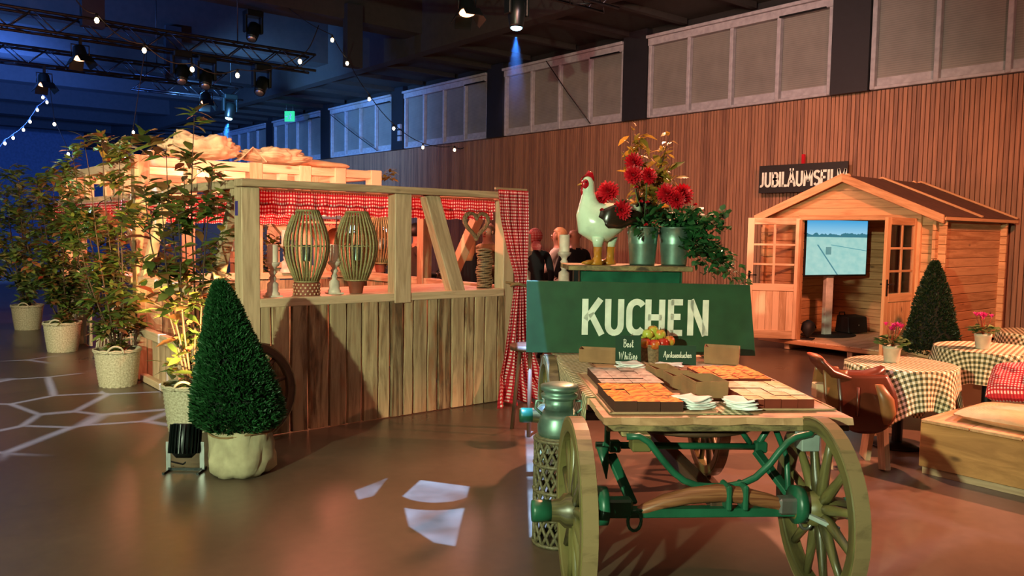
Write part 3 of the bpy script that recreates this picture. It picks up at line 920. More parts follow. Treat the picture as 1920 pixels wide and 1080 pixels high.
for i, (a, b) in enumerate(zip(edges, edges[1:])):
    mb = MB(); wv = rnd.random() * 6
    wd = b - a - .006; dp = .024 + .012 * rnd.random()
    n = 7
    vs = []; F = []; U = []
    for k in range(n):
        z = k / (n - 1) * 1.016
        j = .006 * math.sin(wv + z * 5); j2 = .006 * math.sin(wv * 2 + z * 6)
        for (x, y) in ((-wd / 2 + j, 0), (wd / 2 - abs(j2), 0), (wd / 2 - abs(j2) - .008, -dp), (-wd / 2 + j + .008, -dp)):
            vs.append((x, y, z))
    for k in range(n - 1):
        for q in range(4):
            r_ = (q + 1) % 4
            F.append((k * 4 + q, k * 4 + r_, k * 4 + 4 + r_, k * 4 + 4 + q))
            U.append([(vs[t][0] + .1 * q, vs[t][2]) for t in F[-1]])
    F.append((3, 2, 1, 0)); F.append(tuple((n - 1) * 4 + q for q in range(4))); U += [[(0, 0)] * 4] * 2
    mb.add(vs, F, U)
    mb.build('board', 'slab_board', st, loc=((a + b) / 2 - SO.x, FY + .03 - SO.y, .008))
# left flank: low panel, rails and boards
sb('side_sill', (2.39, 6.25, 1.06), (2.39, 9.02, 1.06), .1, .09)
sb('side_rail', (2.39, 6.25, .52), (2.39, 9.05, .52), .07, .09)
sb('side_rail', (2.39, 6.25, .04), (2.39, 9.05, .04), .07, .07)
for i in range(12):
    MB().box((0, 0, .24), (.02, .2, .46)).build('side_board', 'pine', st, loc=(2.43 - SO.x, 6.36 + i * .215 - SO.y, .02), bevel=.003)
sb('brace', (2.40, 8.95, 1.1), (2.40, 8.2, 1.95), .09, .09)
sb('brace', (2.40, 6.9, 1.1), (2.40, 6.35, 1.95), .09, .09)
sb('side_sill', (4.95, 6.25, 1.06), (4.95, 9.02, 1.06), .1, .09)
sb('brace', (4.95, 7.1, 1.1), (4.95, 6.5, 1.95), .1, .1)
sb('post', (4.95, 7.6, 0), (4.95, 7.6, 1.95), .12, .12)
for i in range(12):
    MB().box((0, 0, .5), (.02, .2, 1.0)).build('side_board', 'slab_board', st, loc=(4.93 - SO.x, 6.36 + i * .215 - SO.y, .02))
MB().box((0, 0, 0), (.004, .05, .11)).build('blue_tag', 'blue_tag', st, loc=(2.315 - SO.x, 6.17 - SO.y, 1.78))

# ------------------------------------------------------------------ the tall frame behind
pv = thing('timber_pavilion', 'tall open post and beam timber frame behind the stall', 'pavilion', (2.42, 9.2, 0))
PO = V((2.42, 9.2, 0))
def pb(name, a, b, w_, h_, m='pine_pale', up=(0, 0, 1)):
    return MB().beam(V(a) - PO, V(b) - PO, w_, h_, up).build(name, m, pv, bevel=.006)
for x, y in ((2.42, 9.17), (3.66, 9.2), (4.26, 9.2), (4.72, 9.2), (5.22, 9.2), (2.46, 12.3), (3.9, 12.3), (5.2, 12.3), (5.22, 10.7), (2.6, 13.9), (5.2, 13.9)):
    pb('post', (x, y, 0), (x, y, 2.37), .15, .15, up=Yf)
for a, b in (((2.42, 9.2, 2.31), (5.22, 9.2, 2.31)), ((2.44, 9.2, 2.30), (2.5, 13.9, 2.30)), ((5.22, 9.2, 2.30), (5.22, 13.9, 2.30)), ((2.46, 12.3, 2.30), (5.2, 12.3, 2.3)), ((2.6, 13.9, 2.3), (5.2, 13.9, 2.3)), ((2.43, 10.9, 2.32), (5.2, 10.9, 2.32))):
    pb('top_beam', a, b, .12, .1)
for a, b in (((2.42, 9.2, 1.93), (5.22, 9.2, 1.93)), ((2.44, 9.2, 1.93), (2.5, 13.9, 1.93)), ((5.22, 9.2, 1.93), (5.22, 13.9, 1.93))):
    pb('tie_beam', a, b, .1, .09)
for a, b in (((2.42, 9.18, 1.07), (5.22, 9.18, 1.07)), ((2.44, 9.25, 1.05), (2.5, 13.9, 1.05)), ((5.2, 9.25, 1.05), (5.2, 13.9, 1.05))):
    pb('counter_beam', a, b, .22, .07)
for y in (9.75, 10.15, 10.6, 11.6):
    pb('stud', (2.44, y, 1.97), (2.44, y, 2.27), .1, .1, up=Yf)
for x in (2.95, 3.25, 4.0):
    pb('stud', (x, 9.2, 1.97), (x, 9.2, 2.27), .1, .1, up=Yf)
for y in (9.95,):
    pb('stud_rail', (2.44, y - .2, 2.2), (2.44, y + .2, 2.2), .09, .06)
for a, b in (((4.3, 9.2, 1.9), (4.65, 9.2, 1.12)), ((5.2, 9.2, 1.9), (4.8, 9.2, 1.12)), ((3.75, 9.2, 1.9), (4.1, 9.2, 1.5)), ((2.44, 9.3, 1.3), (2.44, 9.9, 1.9)), ((5.22, 10.6, 1.9), (5.22, 9.9, 1.12))):
    pb('brace', a, b, .11, .1, up=Yf)
for i in range(18):
    MB().box((0, 0, .5), (.148, .03, 1.0)).build('board', 'slab_board', pv, loc=(.1 + i * .154, -.10, .02))
for i in range(11, 20):
    MB().box((0, 0, .4), (.03, .2, .8)).build('side_board', 'pine', pv, loc=(.06, .2 + i * .23, .02), bevel=.003)

# gingham valances: two gathered tiers
def valance(label, p, L, d, seed, h=(.115, .19)):
    rz = math.atan2(d[1], d[0])
    t = thing('gingham_valance', label, 'valance', p, rz)
    r_ = random.Random(seed)
    ph = [r_.random() * 6 for _ in range(4)]
    for name, y0, z0, z1, k in (('lower_frill', .03, -.09, -h[1], 1.), ('upper_frill', 0, 0, -h[0], .8)):
        def fn(u, v):
            x = u * L
            a = .012 * math.sin(x * 42 + ph[0] + math.sin(x * 7 + ph[2]) * 2) + .008 * math.sin(x * 71 + ph[1])
            return (x, y0 - a * (.25 + v) * k, z0 + (z1 - z0) * v + .006 * math.sin(x * 42 + ph[0]) * v)
        MB().grid(fn, int(L * 60), 4, uvf=lambda u, v: (u * L * 1.35, (z1 - z0) * v)).build(name, 'red_gingham', t)
    MB().beam((0, .02, .005), (L, .02, .005), .012, .02).build('curtain_rod', 'pine', t)
valance('two tiered red gingham valance across the front of the stall', (2.48, 6.235, 1.93), 2.38, (1, 0), 3)
valance('red gingham valance on the left flank of the stall behind the tall shrub', (2.47, 9.05, 1.91), 2.8, (0, -1), 4, (.13, .2))
valance('red gingham valance on the left flank of the tall frame', (2.31, 13.6, 1.90), 4.35, (0, -1), 5, (.14, .22))
valance('red gingham valance deep inside across the tall frame', (2.55, 9.07, 1.86), 2.6, (1, 0), 6)

# gathered curtain at the right corner
def curtain():
    t = thing('gingham_curtain', 'long red gingham curtain tied in at the waist at the stall corner', 'curtain', (4.885, 5.95, 0))
    prof = [(2.02, -.21, .15, .02), (1.75, -.18, .15, .025), (1.45, -.09, .145, .03), (1.22, .0, .14, .03), (1.13, .015, .13, .03), (1.02, -.015, .15, .035), (.75, -.06, .17, .05), (.45, -.12, .22, .07), (.2, -.2, .32, .10), (.06, -.29, .42, .14), (.012, -.31, .44, .16)]
    def at(z):
        for a, b in zip(prof, prof[1:]):
            if a[0] >= z >= b[0]:
                f = (a[0] - z) / (a[0] - b[0])
                return [a[i] + (b[i] - a[i]) * f for i in range(4)]
        return prof[-1]
    def fn(u, v):
        z = 2.02 - 2.008 * v
        _, l, r_, d = at(z)
        x = l + (r_ - l) * u
        am = d
        ph = 1.4 * math.sin(v * 3)
        y = -am * (.55 * math.sin(u * 26 + ph) + .45 * math.sin(u * 43 + ph * 2 + 1)) * (.5 + .5 * math.sin(PI * min(1, u * 8)) if u < .06 else 1)
        if z < .25:
            y -= (0.25 - z) * .55 * (.5 + .5 * math.sin(u * 9 + 1)); z = max(.012, z + .02 * math.sin(u * 30))
        return (x, y, z)
    MB().grid(fn, 110, 70, uvf=lambda u, v: (u * 1.05, v * 2.02)).build('cloth', 'red_gingham', t)
    MB().tube([(.075 + .085 * math.cos(a), .01 + .06 * math.sin(a), 1.13 + .012 * math.sin(a * 2)) for a in [i * PI / 8 for i in range(16)]], .016, 6, closed=True).build('tie_rope', 'rope', t)
    MB().tube([(-.02, .10, 1.15), (.04, .02, 1.14)], .012, 6).build('tie_end', 'rope', t)
    MB().beam((-.22, .03, 2.03), (.16, .03, 2.03), .02, .02).build('rod', 'pine', t)
curtain()

# bamboo lanterns
def lantern(label, p, sc_=1., base='pierced', h=.58):
    t = thing('bamboo_lantern', label, 'lantern', p)
    z0 = .115
    prof = lambda f: (.083 + .097 * math.sin(PI * (f * .92 + .04)) ** 1.15)
    pts = [(prof(i / 9), 0, z0 + h * i / 9) for i in range(10)]
    me = MB().tube(pts, .0085, 6).mesh('slat', 'bamboo')
    for k in range(28):
        inst('slat', me, t, rot=(0, 0, 2 * PI * k / 28))
    for f in (0, .5, 1):
        r_ = prof(f) + (.004 if f != .5 else -.004)
        MB().tube([(r_ * math.cos(a), r_ * math.sin(a), z0 + h * f) for a in [2 * PI * i / 24 for i in range(24)]], .008 if f != .5 else .004, 6, closed=True).build('hoop', 'bamboo', t)
    MB().lathe([(0, z0 + .005), (.082, z0 + .005), (.082, z0 + .012), (0, z0 + .012)], 20).build('floor_disc', 'bamboo', t)
    if base == 'pierced':
        b = MB().lathe([(.105, 0), (.11, .1), (.1, .108), (0, .108)], 24)
        b.build('metal_foot', 'terracotta', t)
        d = MB()
        for j in range(4):
            for k in range(18):
                a = 2 * PI * (k + .5 * (j % 2)) / 18
                d.lathe([(0, .0), (.009, .0), (.009, .004), (0, .004)], 6, (.108 * math.cos(a), .108 * math.sin(a), .015 + j * .025), Matrix.Rotation(a, 3, 'Z') @ Matrix.Rotation(PI / 2, 3, 'Y'))
        d.build('pierced_dots', 'pine_pale', t, kind='stuff')
    else:
        MB().lathe([(.055, 0), (.072, .1), (.076, .105), (0, .108)], 20).build('pot_foot', 'terracotta', t)
    MB().tube([(-.085, 0, z0 + h), (-.06, 0, z0 + h + .15), (0, 0, z0 + h + .2), (.06, 0, z0 + h + .15), (.085, 0, z0 + h)], .004, 5).build('wire_handle', 'black_metal', t)
    MB().lathe([(.045, z0 + .17), (.047, z0 + .30), (.043, z0 + .30), (.04, z0 + .18), (0, z0 + .175)], 16).build('candle_glass', 'zinc', t)
    MB().lathe([(0, z0 + .012), (.05, z0 + .012), (.02, z0 + .03), (.018, z0 + .16), (.045, z0 + .17), (0, z0 + .172)], 14).build('glass_stand', 'bamboo', t)
    return t
lantern('bamboo slat lantern on a pierced round foot, left of the two on the front counter', (2.935, 6.27, 1.085))
lantern('bamboo slat lantern on a terracotta foot, beside the notched post', (3.39, 6.27, 1.085), base='pot')
lantern('bamboo slat lantern deep inside the stall, half hidden by the notched post', (5.12, 8.85, 1.10), base='pot')

STICK = [(.056, 0), (.056, .03), (.045, .04), (.044, .105), (.02, .125), (.03, .15), (.018, .17), (.033, .195), (.02, .215), (.03, .235), (.05, .25), (.056, .265), (.056, .275), (0, .278)]
def candlestick(label, lab2, p, k=1., hc=.135):
    t = thing('candlestick', label, 'candlestick', p)
    MB().lathe([(r_ * k, z * k) for r_, z in STICK], 16, cap=False).build('turned_stem', 'white_turned', t)
    MB().box((0, 0, .006), (.118 * k, .118 * k, .012)).build('plinth', 'white_turned', t)
    c = thing('pillar_candle', lab2, 'candle', (p[0], p[1], p[2] + .278 * k))
    MB().lathe([(.043 * k, 0), (.043 * k, hc * k), (.036 * k, (hc + .006) * k), (.03 * k, (hc - .004) * k), (0, (hc - .006) * k)], 18).build('wax', 'candle_wax', c)
    MB().tube([(0, 0, (hc - .006) * k), (.002, 0, (hc + .012) * k)], .0015, 4).build('wick', 'cable_black', c)
candlestick('white turned candlestick left on the front counter next to the corner post', 'cream candle on the candlestick next to the corner post', (2.635, 6.25, 1.085))
candlestick('white turned candlestick between the two bamboo lanterns', 'cream candle standing between the two bamboo lanterns', (3.2, 6.3, 1.085))
candlestick('white turned candlestick behind the green sign, next to the curtain', 'pale candle beside the gingham curtain', (5.29, 6.27, 1.10), 1.22)
candlestick('white turned candlestick behind the green sign, next to the rooster', 'pale candle in front of the bald man in black', (5.60, 6.03, 1.10), 1.22)
candlestick('white turned candlestick on the far counter behind the lanterns', 'candle on the far counter behind the lanterns', (4.0, 9.1, 1.105), 1.2)

# woven cylinder and hanging heart at the right end of the counter
t = thing('twig_vase', 'tall twisted brown twig cylinder at the right end of the counter', 'vase', (4.775, 6.27, 1.085))
for j in range(24):
    z = .012 + j * .0155
    ox = .008 * math.sin(j * .5)
    MB().tube([(ox + .07 * math.cos(a) + .004 * math.sin(3 * a + j), .07 * math.sin(a), z + .008 * math.sin(a * 2 + j * 1.9)) for a in [2 * PI * i / 14 for i in range(14)]], .0098, 5, closed=True).build('twig_coil', 'wicker_brown', t)
MB().lathe([(0, .002), (.066, .002), (.064, .36), (.06, .36), (.058, .01)], 14).build('liner', 'dark_timber', t)
t = thing('heart_wreath', 'brown wicker heart wreath hanging in the stall window beside the curtain', 'wreath', (4.655, 6.25, 1.70))
hp = []
for i in range(40):
    a = 2 * PI * i / 40
    hp.append((.0085 * 16 * math.sin(a) ** 3, 0, .0085 * (13 * math.cos(a) - 5 * math.cos(2 * a) - 2 * math.cos(3 * a) - math.cos(4 * a))))
for j in range(5):
    q = 2 * PI * j / 5
    MB().tube([(p[0] * (1 + .08 * math.cos(q + i * .6)), .018 * math.sin(q + i * .6), p[2] * (1 + .08 * math.cos(q + i * .6))) for i, p in enumerate(hp)], .011, 6, closed=True).build('twisted_cane', 'wicker_brown', t)
MB().tube([(0, 0, .05), (0.005, 0, .25)], .003, 4).build('hanging_cord', 'rope', t)

# old wheels leaning on the stall
def wheel_parts(t, r=.42, hub=.07, n=12, rim_m='spoke_wood', spoke_m='spoke_wood', hub_m='spoke_wood', tyre=True, hub_l=.2, cap_m=None, wr_=.055, dep=.065):
    # wheel in the local xz plane, axle along y
    pr = [(r - wr_, -dep / 2), (r, -dep / 2), (r, dep / 2), (r - wr_, dep / 2)]
    q = Matrix.Rotation(PI / 2, 3, 'X')
    mb = MB(); N = 40; vs = []; F = []; U = []
    for k in range(N):
        a = 2 * PI * k / N
        for (rr, y) in pr: vs.append((rr * math.cos(a), y, rr * math.sin(a)))
    for k in range(N):
        m_ = (k + 1) % N
        for j in range(4):
            l = (j + 1) % 4
            F.append((k * 4 + j, k * 4 + l, m_ * 4 + l, m_ * 4 + j)); U.append([(j * .06, k * .066), (j * .06 + .06, k * .066), (j * .06 + .06, k * .066 + .066), (j * .06, k * .066 + .066)])
    mb.add(vs, F, U).build('felloe_rim', rim_m, t, bevel=.006)
    if tyre:
        T = MB(); vs = []; F = []
        for k in range(N):
            a = 2 * PI * k / N
            for (rr, y) in ((r, -dep / 2 + .004), (r + .009, -dep / 2 + .004), (r + .009, dep / 2 - .004), (r, dep / 2 - .004)): vs.append((rr * math.cos(a), y, rr * math.sin(a)))
        for k in range(N):
            m_ = (k + 1) % N
            for j in range(4):
                l = (j + 1) % 4; F.append((k * 4 + j, k * 4 + l, m_ * 4 + l, m_ * 4 + j))
        T.add(vs, F, [[(vs[i][0] + vs[i][2], vs[i][1]) for i in f] for f in F]).build('iron_tyre', 'iron_worn', t)
    me = MB().tube([(hub * .7, 0, 0), (hub + .05, 0, 0), (r * .6, 0, 0), (r - wr_ + .01, 0, 0)], [.024, .026, .02, .017], 7).mesh('spoke', spoke_m)
    for k in range(n):
        inst('spoke', me, t, rot=(0, -2 * PI * (k + .5) / n, 0))
    MB().lathe([(0, -hub_l * .5), (hub * .62, -hub_l * .5), (hub * .7, -hub_l * .3), (hub, -.05), (hub * 1.05, 0), (hub, .05), (hub * .72, hub_l * .3), (hub * .62, hub_l * .5), (0, hub_l * .5)], 18, mat=q).build('hub', hub_m, t)
t = thing('cart_wheel', 'dark spoked wooden wheel leaning on the stall behind the clipped conifer', 'wheel', (2.31, 5.985, .392))
wheel_parts(t, .38, .07, 12, 'dark_timber', 'dark_timber', 'dark_timber')
t.rotation_euler = (-.08, 0, 0)
t = thing('cart_wheel', 'dark spoked wheel hung inside the left flank among the shrubs', 'wheel', (2.22, 9.6, 1.18), math.radians(80))
wheel_parts(t, .34, .06, 10, 'dark_timber', 'dark_timber', 'dark_timber')

# hung and heaped odds and ends
t = thing('wooden_bucket', 'tilted brown wooden bucket hanging on the left flank of the tall frame', 'bucket', (2.17, 9.9, 1.62))
q = Matrix.Rotation(math.radians(38), 3, 'Y') @ Matrix.Rotation(math.radians(20), 3, 'X')
MB().lathe([(0, -.15), (.115, -.15), (.15, .15), (.138, .15), (.1, -.13), (0, -.13)], 24, mat=q).build('staves', 'old_board', t)
for z in (-.09, .09):
    MB().tube([q @ V(((.129 + z * .117) * math.cos(a), (.129 + z * .117) * math.sin(a), z)) for a in [2 * PI * i / 24 for i in range(24)]], .006, 5, closed=True).build('iron_hoop', 'black_metal', t)
MB().tube([q @ V((-.14, 0, .14)), V((.02, 0, .26)), V((.13, .02, .32)), q @ V((.14, 0, .14))], .006, 5).build('bail_handle', 'black_metal', t)

def lump(name, label, cat, p, d, m, seed, n=26, rough=.12, rz=0):
    t = thing(name, label, cat, p, rz)
    mb = MB(); b = mb.ball((0, 0, d[2]), d, n)
    for i, v in enumerate(mb.v):
        q = V(v)
        k = noise.noise(q * (3.5 / max(d)) * .6 + V((seed, 0, 0))) * rough * 2 + noise.noise(q * (9 / max(d)) * .6 + V((0, seed, 0))) * rough + abs(noise.noise(V((q.x * 9, q.y * 26, q.z * 30 + seed)))) * rough * 1.6
        q = V((q.x * (1 + k), q.y * (1 + k), max(.0, q.z * (1 + k * .8))))
        mb.v[i] = tuple(q)
    mb.build('crumpled_cloth', m, t)
    return t
lump('straw_bundle', 'heaped brown burlap bundle on top of the tall timber frame', 'sack', (3.12, 9.3, 2.37), (.40, .25, .135), 'burlap', 2, 90, .16)
lump('fabric_roll', 'loose pale cloth rolled along the top of the front beam', 'cloth', (2.8, 9.22, 2.37), (.34, .07, .035), 'linen', 5, 26)
lump('burlap_throw', 'crumpled burlap draped over the middle of the timber frame', 'cloth', (3.95, 9.3, 2.37), (.42, .22, .09), 'burlap', 9, 80, .18)
lump('linen_throw', 'smooth pale linen over the right part of the timber frame', 'cloth', (4.55, 9.75, 2.36), (.55, .3, .07), 'linen', 13, 30, .06)
t = thing('folded_burlap', 'peaked fold of burlap standing up on the timber frame', 'cloth', (3.62, 9.2, 2.37))
MB().grid(lambda u, v: (-.16 + .32 * u, -.08 + .16 * v, .012 + .16 * (1 - abs(2 * u - 1)) * (1 - .5 * v)), 8, 6, smooth=False).build('cloth', 'burlap', t, solid=.012)

t = thing('rattan_bell', 'large bell shaped rattan cage glowing pink inside the left flank near the floor', 'basket', (2.66, 10.9, 0))
bl = [(.30, .012), (.315, .12), (.30, .26), (.25, .42), (.17, .55), (.09, .62), (.05, .64)]
me = MB().tube([(a, 0, z) for a, z in bl], .009, 5).mesh('cane', 'wicker')
for k in range(36): inst('cane', me, t, rot=(0, 0, 2 * PI * k / 36))
for a, z in bl[::2]: MB().tube([(a * math.cos(q_), a * math.sin(q_), z) for q_ in [2 * PI * i / 28 for i in range(28)]], .011, 5, closed=True).build('hoop', 'wicker', t)
# food counter and things seen inside
def sign_board(label, p, rz, wd, h, m, txt, hh, m2='chalk_white', sw=.16, font=CAPS, gap=.08, xs=1., dz=0, cat='sign'):
    t = thing('lettered_sign', label, cat, p, rz)
    MB().box((0, 0, 0), (wd, .02, h)).build('board', m, t, bevel=.003)
    mb = MB()
    L = text_len(txt, font, hh, gap, xs)
    write(mb, txt, font, hh, -L / 2, -hh / 2 + dz, hh * sw, gap, xs, -.010, -.0125)
    mb.build('lettering', m2, t)
    return t
sign_board('blue grey menu board hanging deep in the stall above the lanterns', (4.36, 8.8, 1.80), math.radians(-38), .36, .12, 'slate_board', 'SALATE', .05, sw=.2)
t = thing('hanging_shelf', 'narrow shelf hanging below the blue grey menu board', 'shelf', (4.40, 8.84, 1.70), math.radians(-38))
MB().box((0, 0, 0), (.62, .1, .025)).build('board', 'pine', t)
for s_ in (-.29, .29): MB().tube([(s_, 0, .01), (s_, 0, .24)], .004, 4).build('cord', 'rope', t)
t = thing('copper_pan', 'copper pan hanging below the menu board', 'pan', (4.4, 8.6, 1.52), math.radians(-40))
MB().lathe([(0, 0), (.1, .004), (.115, .05), (.12, .055)], 20, mat=Matrix.Rotation(PI / 2, 3, 'X')).build('bowl', 'copper', t)
MB().beam((0, -.02, .1), (0, -.02, .3), .022, .008).build('handle', 'black_metal', t)
cups = []
for i, (x, z) in enumerate(((2.60, 1.60), (2.565, 1.48), (2.665, 1.46))):
    t = thing('porcelain_cup', ['white porcelain cup hanging highest behind the corner post', 'white porcelain cup hanging lower left of the corner post', 'white porcelain cup hanging lower, touching the corner post'][i], 'cup', (x, 7.2, z), .4 * i, 'hung porcelain cups')
    q = Matrix.Rotation(.25 * (i - 1), 3, 'Y')
    MB().lathe([(0, -.04), (.03, -.04), (.042, .03), (.044, .045), (.039, .045), (.027, -.03), (0, -.032)], 16, mat=q).build('bowl', 'porcelain', t)
    MB().tube([(.04, 0, .02), (.065, 0, .015), (.065, 0, -.015), (.036, 0, -.02)], .005, 5).build('handle', 'porcelain', t)
    MB().tube([(.066, 0, 0), (.06, 0, .2)], .0025, 4).build('hanging_hook', 'rope', t)
lamp = thing('glass_fridge', 'lit glass drinks cooler glowing blue white behind the seated man', 'fridge', (6.3, 11.2, 0), math.radians(-35))
MB().box((0, .25, .85), (.7, .5, 1.7)).build('case', 'speaker_black', lamp)
MB().box((0, -.004, 1.62), (.66, .02, .12)).build('lit_header', 'fridge_glow', lamp)
MB().box((0, -.004, 1.0), (.6, .02, 1.0)).build('glass_door', 'slate_board', lamp)
tb = thing('serving_table', 'narrow serving table with plaid cloth behind the green sign', 'table', (5.47, 6.2, 0), math.radians(-35))
MB().box((0, 0, 1.085), (.86, .4, .03)).build('top', 'porcelain', tb)
MB().grid(lambda u, v: (-.43 + .86 * u, -.205 - .012 * math.sin(u * 40) * v, 1.09 - .55 * v), 40, 4, uvf=lambda u, v: (u * .9, v * .55)).build('plaid_cloth', 'red_gingham', tb)
for sx in (-.38, .38):
    for sy in (-.16, .16): MB().box((sx, sy, .535), (.05, .05, 1.07)).build('leg', 'pine', tb)
# ------------------------------------------------------------------ plants
def leaf_mesh(l, wd, fold=.25, curl=.2):
    mb = MB()
    st = [(0, .02), (.28, .85), (.62, .95), (1, .02)]
    vs = []
    for f, k in st:
        x = l * f; z = -curl * l * f * f
        vs += [(x, -wd / 2 * k, z + fold * wd * .5 * k), (x, 0, z), (x, wd / 2 * k, z + fold * wd * .5 * k)]
    F = []
    for i in range(3):
        a = i * 3
        F += [(a, a + 1, a + 4, a + 3), (a + 1, a + 2, a + 5, a + 4)]
    return mb.add(vs, F, None, True)
LEAF = {k: leaf_mesh(*a) for k, a in {'big': (.12, .05, .14, .3), 'wide': (.105, .06, .12, .4), 'long': (.14, .044, .12, .25), 'ivy': (.055, .05, .15, .2), 'small': (.07, .028)}.items()}
LM = {}
def leaf_obj(k, m):
    if (k, m) not in LM: LM[(k, m)] = LEAF[k].mesh('leaf', m)
    return LM[(k, m)]
def frame(d, roll):
    d = V(d).normalized()
    s_ = V((0, 0, 1)).cross(d)
    s_ = s_.normalized() if s_.length > .01 else V((0, 1, 0))
    M = Matrix((d, s_, d.cross(s_))).transposed()
    return M @ Matrix.Rotation(roll, 3, 'X')
def put_leaf(mb, k, p, M, s_):
    L = LEAF[k]
    mb.add([(M @ V(v)) * s_ + p for v in L.v], L.f, None, True)

def basket(t, r0=.17, r1=.215, h=.36, m='wicker', handles=True):
    prof = []
    rows = int(h / .016)
    for i in range(rows + 1):
        z = h * i / rows
        prof.append((r0 + (r1 - r0) * (z / h) ** .8, z))
    wv = lambda r_, z, a: r_ + .0065 * math.sin(a * 16 + PI * round(z / .016)) + .002 * math.sin(a * 32)
    mb = MB().lathe(prof, 80, fn=wv)
    mb.lathe([(r1 - .02, h), (r1 - .03, h - .04)], 30)
    mb.lathe([(0, .004), (r0, .004)], 24)
    mb.build('woven_body', m, t)
    for k in (0, 1):
        MB().tube([((r1 + .004) * math.cos(a), (r1 + .004) * math.sin(a), h + .012 * k + .004 * math.sin(a * 12 + k * PI)) for a in [2 * PI * i / 48 for i in range(48)]], .012, 6, closed=True).build('plaited_rim', m, t)
    if handles:
        for a in (-2.25, .9):
            c = V((math.cos(a), math.sin(a), 0)); s_ = V((-c.y, c.x, 0))
            MB().tube([c * r1 + s_ * (.075 * math.cos(q)) + V((0, 0, h - .01 + .075 * math.sin(q))) for q in [PI * i / 10 for i in range(11)]], .011, 6).build('handle', m, t)
    MB().lathe([(0, h - .03), (r1 - .025, h - .035)], 20).build('soil', 'soil', t)

def shrub(name, label, p, h, rad, nleaf, nobj, seed, mats=('shrub_leaf',), stems=6, z0=.32, lean=(0, 0), low=.25, ks=('big', 'wide', 'long'), lab2=None, bk=True, ls=1., group=None, bm='wicker'):
    r_ = random.Random(seed)
    if bk:
        b = thing('wicker_basket', lab2, 'basket', p, r_.random() * .6, 'wicker plant baskets')
        basket(b, m=bm)
    t = thing(name, label, 'shrub', (p[0], p[1], p[2] + (z0 if bk else 0)), 0, group)
    nodes = []
    H = h - z0 if bk else h
    for s_ in range(stems):
        a = 2 * PI * s_ / stems + r_.random() * .8
        sp = rad * (.35 + .55 * r_.random()) * (0.15 if s_ == 0 else 1)
        hh = H * (1 if s_ == 0 else .6 + .38 * r_.random())
        pts = []
        for i in range(8):
            f = i / 7
            pts.append(V((math.cos(a) * (sp * f ** .8 + .02 + .02 * math.sin(f * 7 + s_)) + lean[0] * f, math.sin(a) * (sp * f ** .8 + .02 + .02 * math.cos(f * 6 + s_)) + lean[1] * f, hh * f)))
        MB().tube(pts, [.011 - .008 * i / 7 for i in range(8)], 5).build('stem', 'stem_brown', t)
        for i in range(4):
            f = low + (1 - low) * (i + r_.random()) / 4
            j = min(6, int(f * 7)); q = pts[j].lerp(pts[j + 1], f * 7 - j)
            a2 = r_.random() * 2 * PI; L = rad * (.3 + .5 * r_.random())
            e = q + V((math.cos(a2) * L, math.sin(a2) * L, L * (.3 + .6 * r_.random())))
            MB().tube([q, q.lerp(e, .5) + V((0, 0, -.02)), e], [.006, .004, .002], 4).build('twig', 'stem_brown', t)
            nodes += [(q.lerp(e, u), (e - q).normalized()) for u in (.45, .75, 1, 1)]
        for i in range(6):
            f = low + (1 - low) * i / 5
            j = min(6, int(f * 7)); q = pts[j].lerp(pts[j + 1], f * 7 - j)
            nodes.append((q, V((math.cos(a), math.sin(a), .8)).normalized()))
        nodes.append((pts[-1], V((0, 0, 1))))
    mb = MB(); n_o = 0
    cx, cy = sc.camera.location.x - p[0], sc.camera.location.y - p[1]
    cl = math.hypot(cx, cy); cx /= cl; cy /= cl
    for i in range(nleaf):
        q, d = nodes[i % len(nodes)] if r_.random() < .8 else r_.choice(nodes)
        a = r_.random() * 2 * PI
        dr = V((math.cos(a), math.sin(a), -.45 + 1.2 * r_.random())) * .9 + d * .35
        pp = q + V((r_.uniform(-.035, .035), r_.uniform(-.035, .035), r_.uniform(-.09, .05)))
        k = r_.choice(ks); sz = ls * (.75 + .5 * r_.random())
        M = frame(dr, r_.uniform(-.5, .5))
        m = mats[0] if r_.random() > .12 or len(mats) == 1 else r_.choice(mats[1:])
        if n_o < nobj and (pp.x * cx + pp.y * cy) > -.05:
            o = inst('leaf', leaf_obj(k, m), t, pp, M.to_euler(), sz)
            n_o += 1
        else:
            put_leaf(mb, k, pp, M, sz)
    if mb.f: mb.build('foliage', mats[0], t, kind='stuff')
    return t

shrub('leafy_shrub', 'tall uplit leafy shrub growing between the corner post and the clipped conifer', (2.12, 6.66, 0), 2.5, .36, 980, 260, 21, ('shrub_leaf', 'gold_leaf', 'red_shoot'), 8, low=.04, lab2='wicker basket mostly hidden behind the floor spotlight', ls=1.15)
shrub('leafy_shrub', 'dark leafy shrub in the mint lit basket left of the timber post', (2.11, 8.93, 0), 2.5, .34, 2300, 200, 5, ('shrub_leaf', 'red_shoot'), 8, lean=(-.12, .15), lab2='wicker basket standing nearest on the open floor, mint lit on the left', low=.03, ls=.95)
shrub('leafy_shrub', 'bushy shrub in the half pink lit basket, second along the stall flank', (2.12, 11.72, 0), 2.3, .44, 2400, 150, 8, ('shrub_leaf', 'far_leaf', 'red_shoot'), 9, lean=(-.1, 0), lab2='wicker basket half lit pink, second along the stall flank', low=.05)
shrub('leafy_shrub', 'pale green shrub in the far basket at the left edge', (2.13, 14.4, 0), 2.45, .5, 2000, 90, 9, ('far_leaf', 'red_shoot'), 9, lean=(-.1, .1), lab2='wicker basket farthest off at the left edge', low=.1, ls=1.1)
shrub('leafy_shrub', 'farthest shrub cut off by the left edge', (1.75, 17.6, 0), 2.2, .65, 1500, 60, 10, ('far_leaf',), 9, lab2='farthest wicker basket behind the others at the left edge', low=.08, ls=1.2)
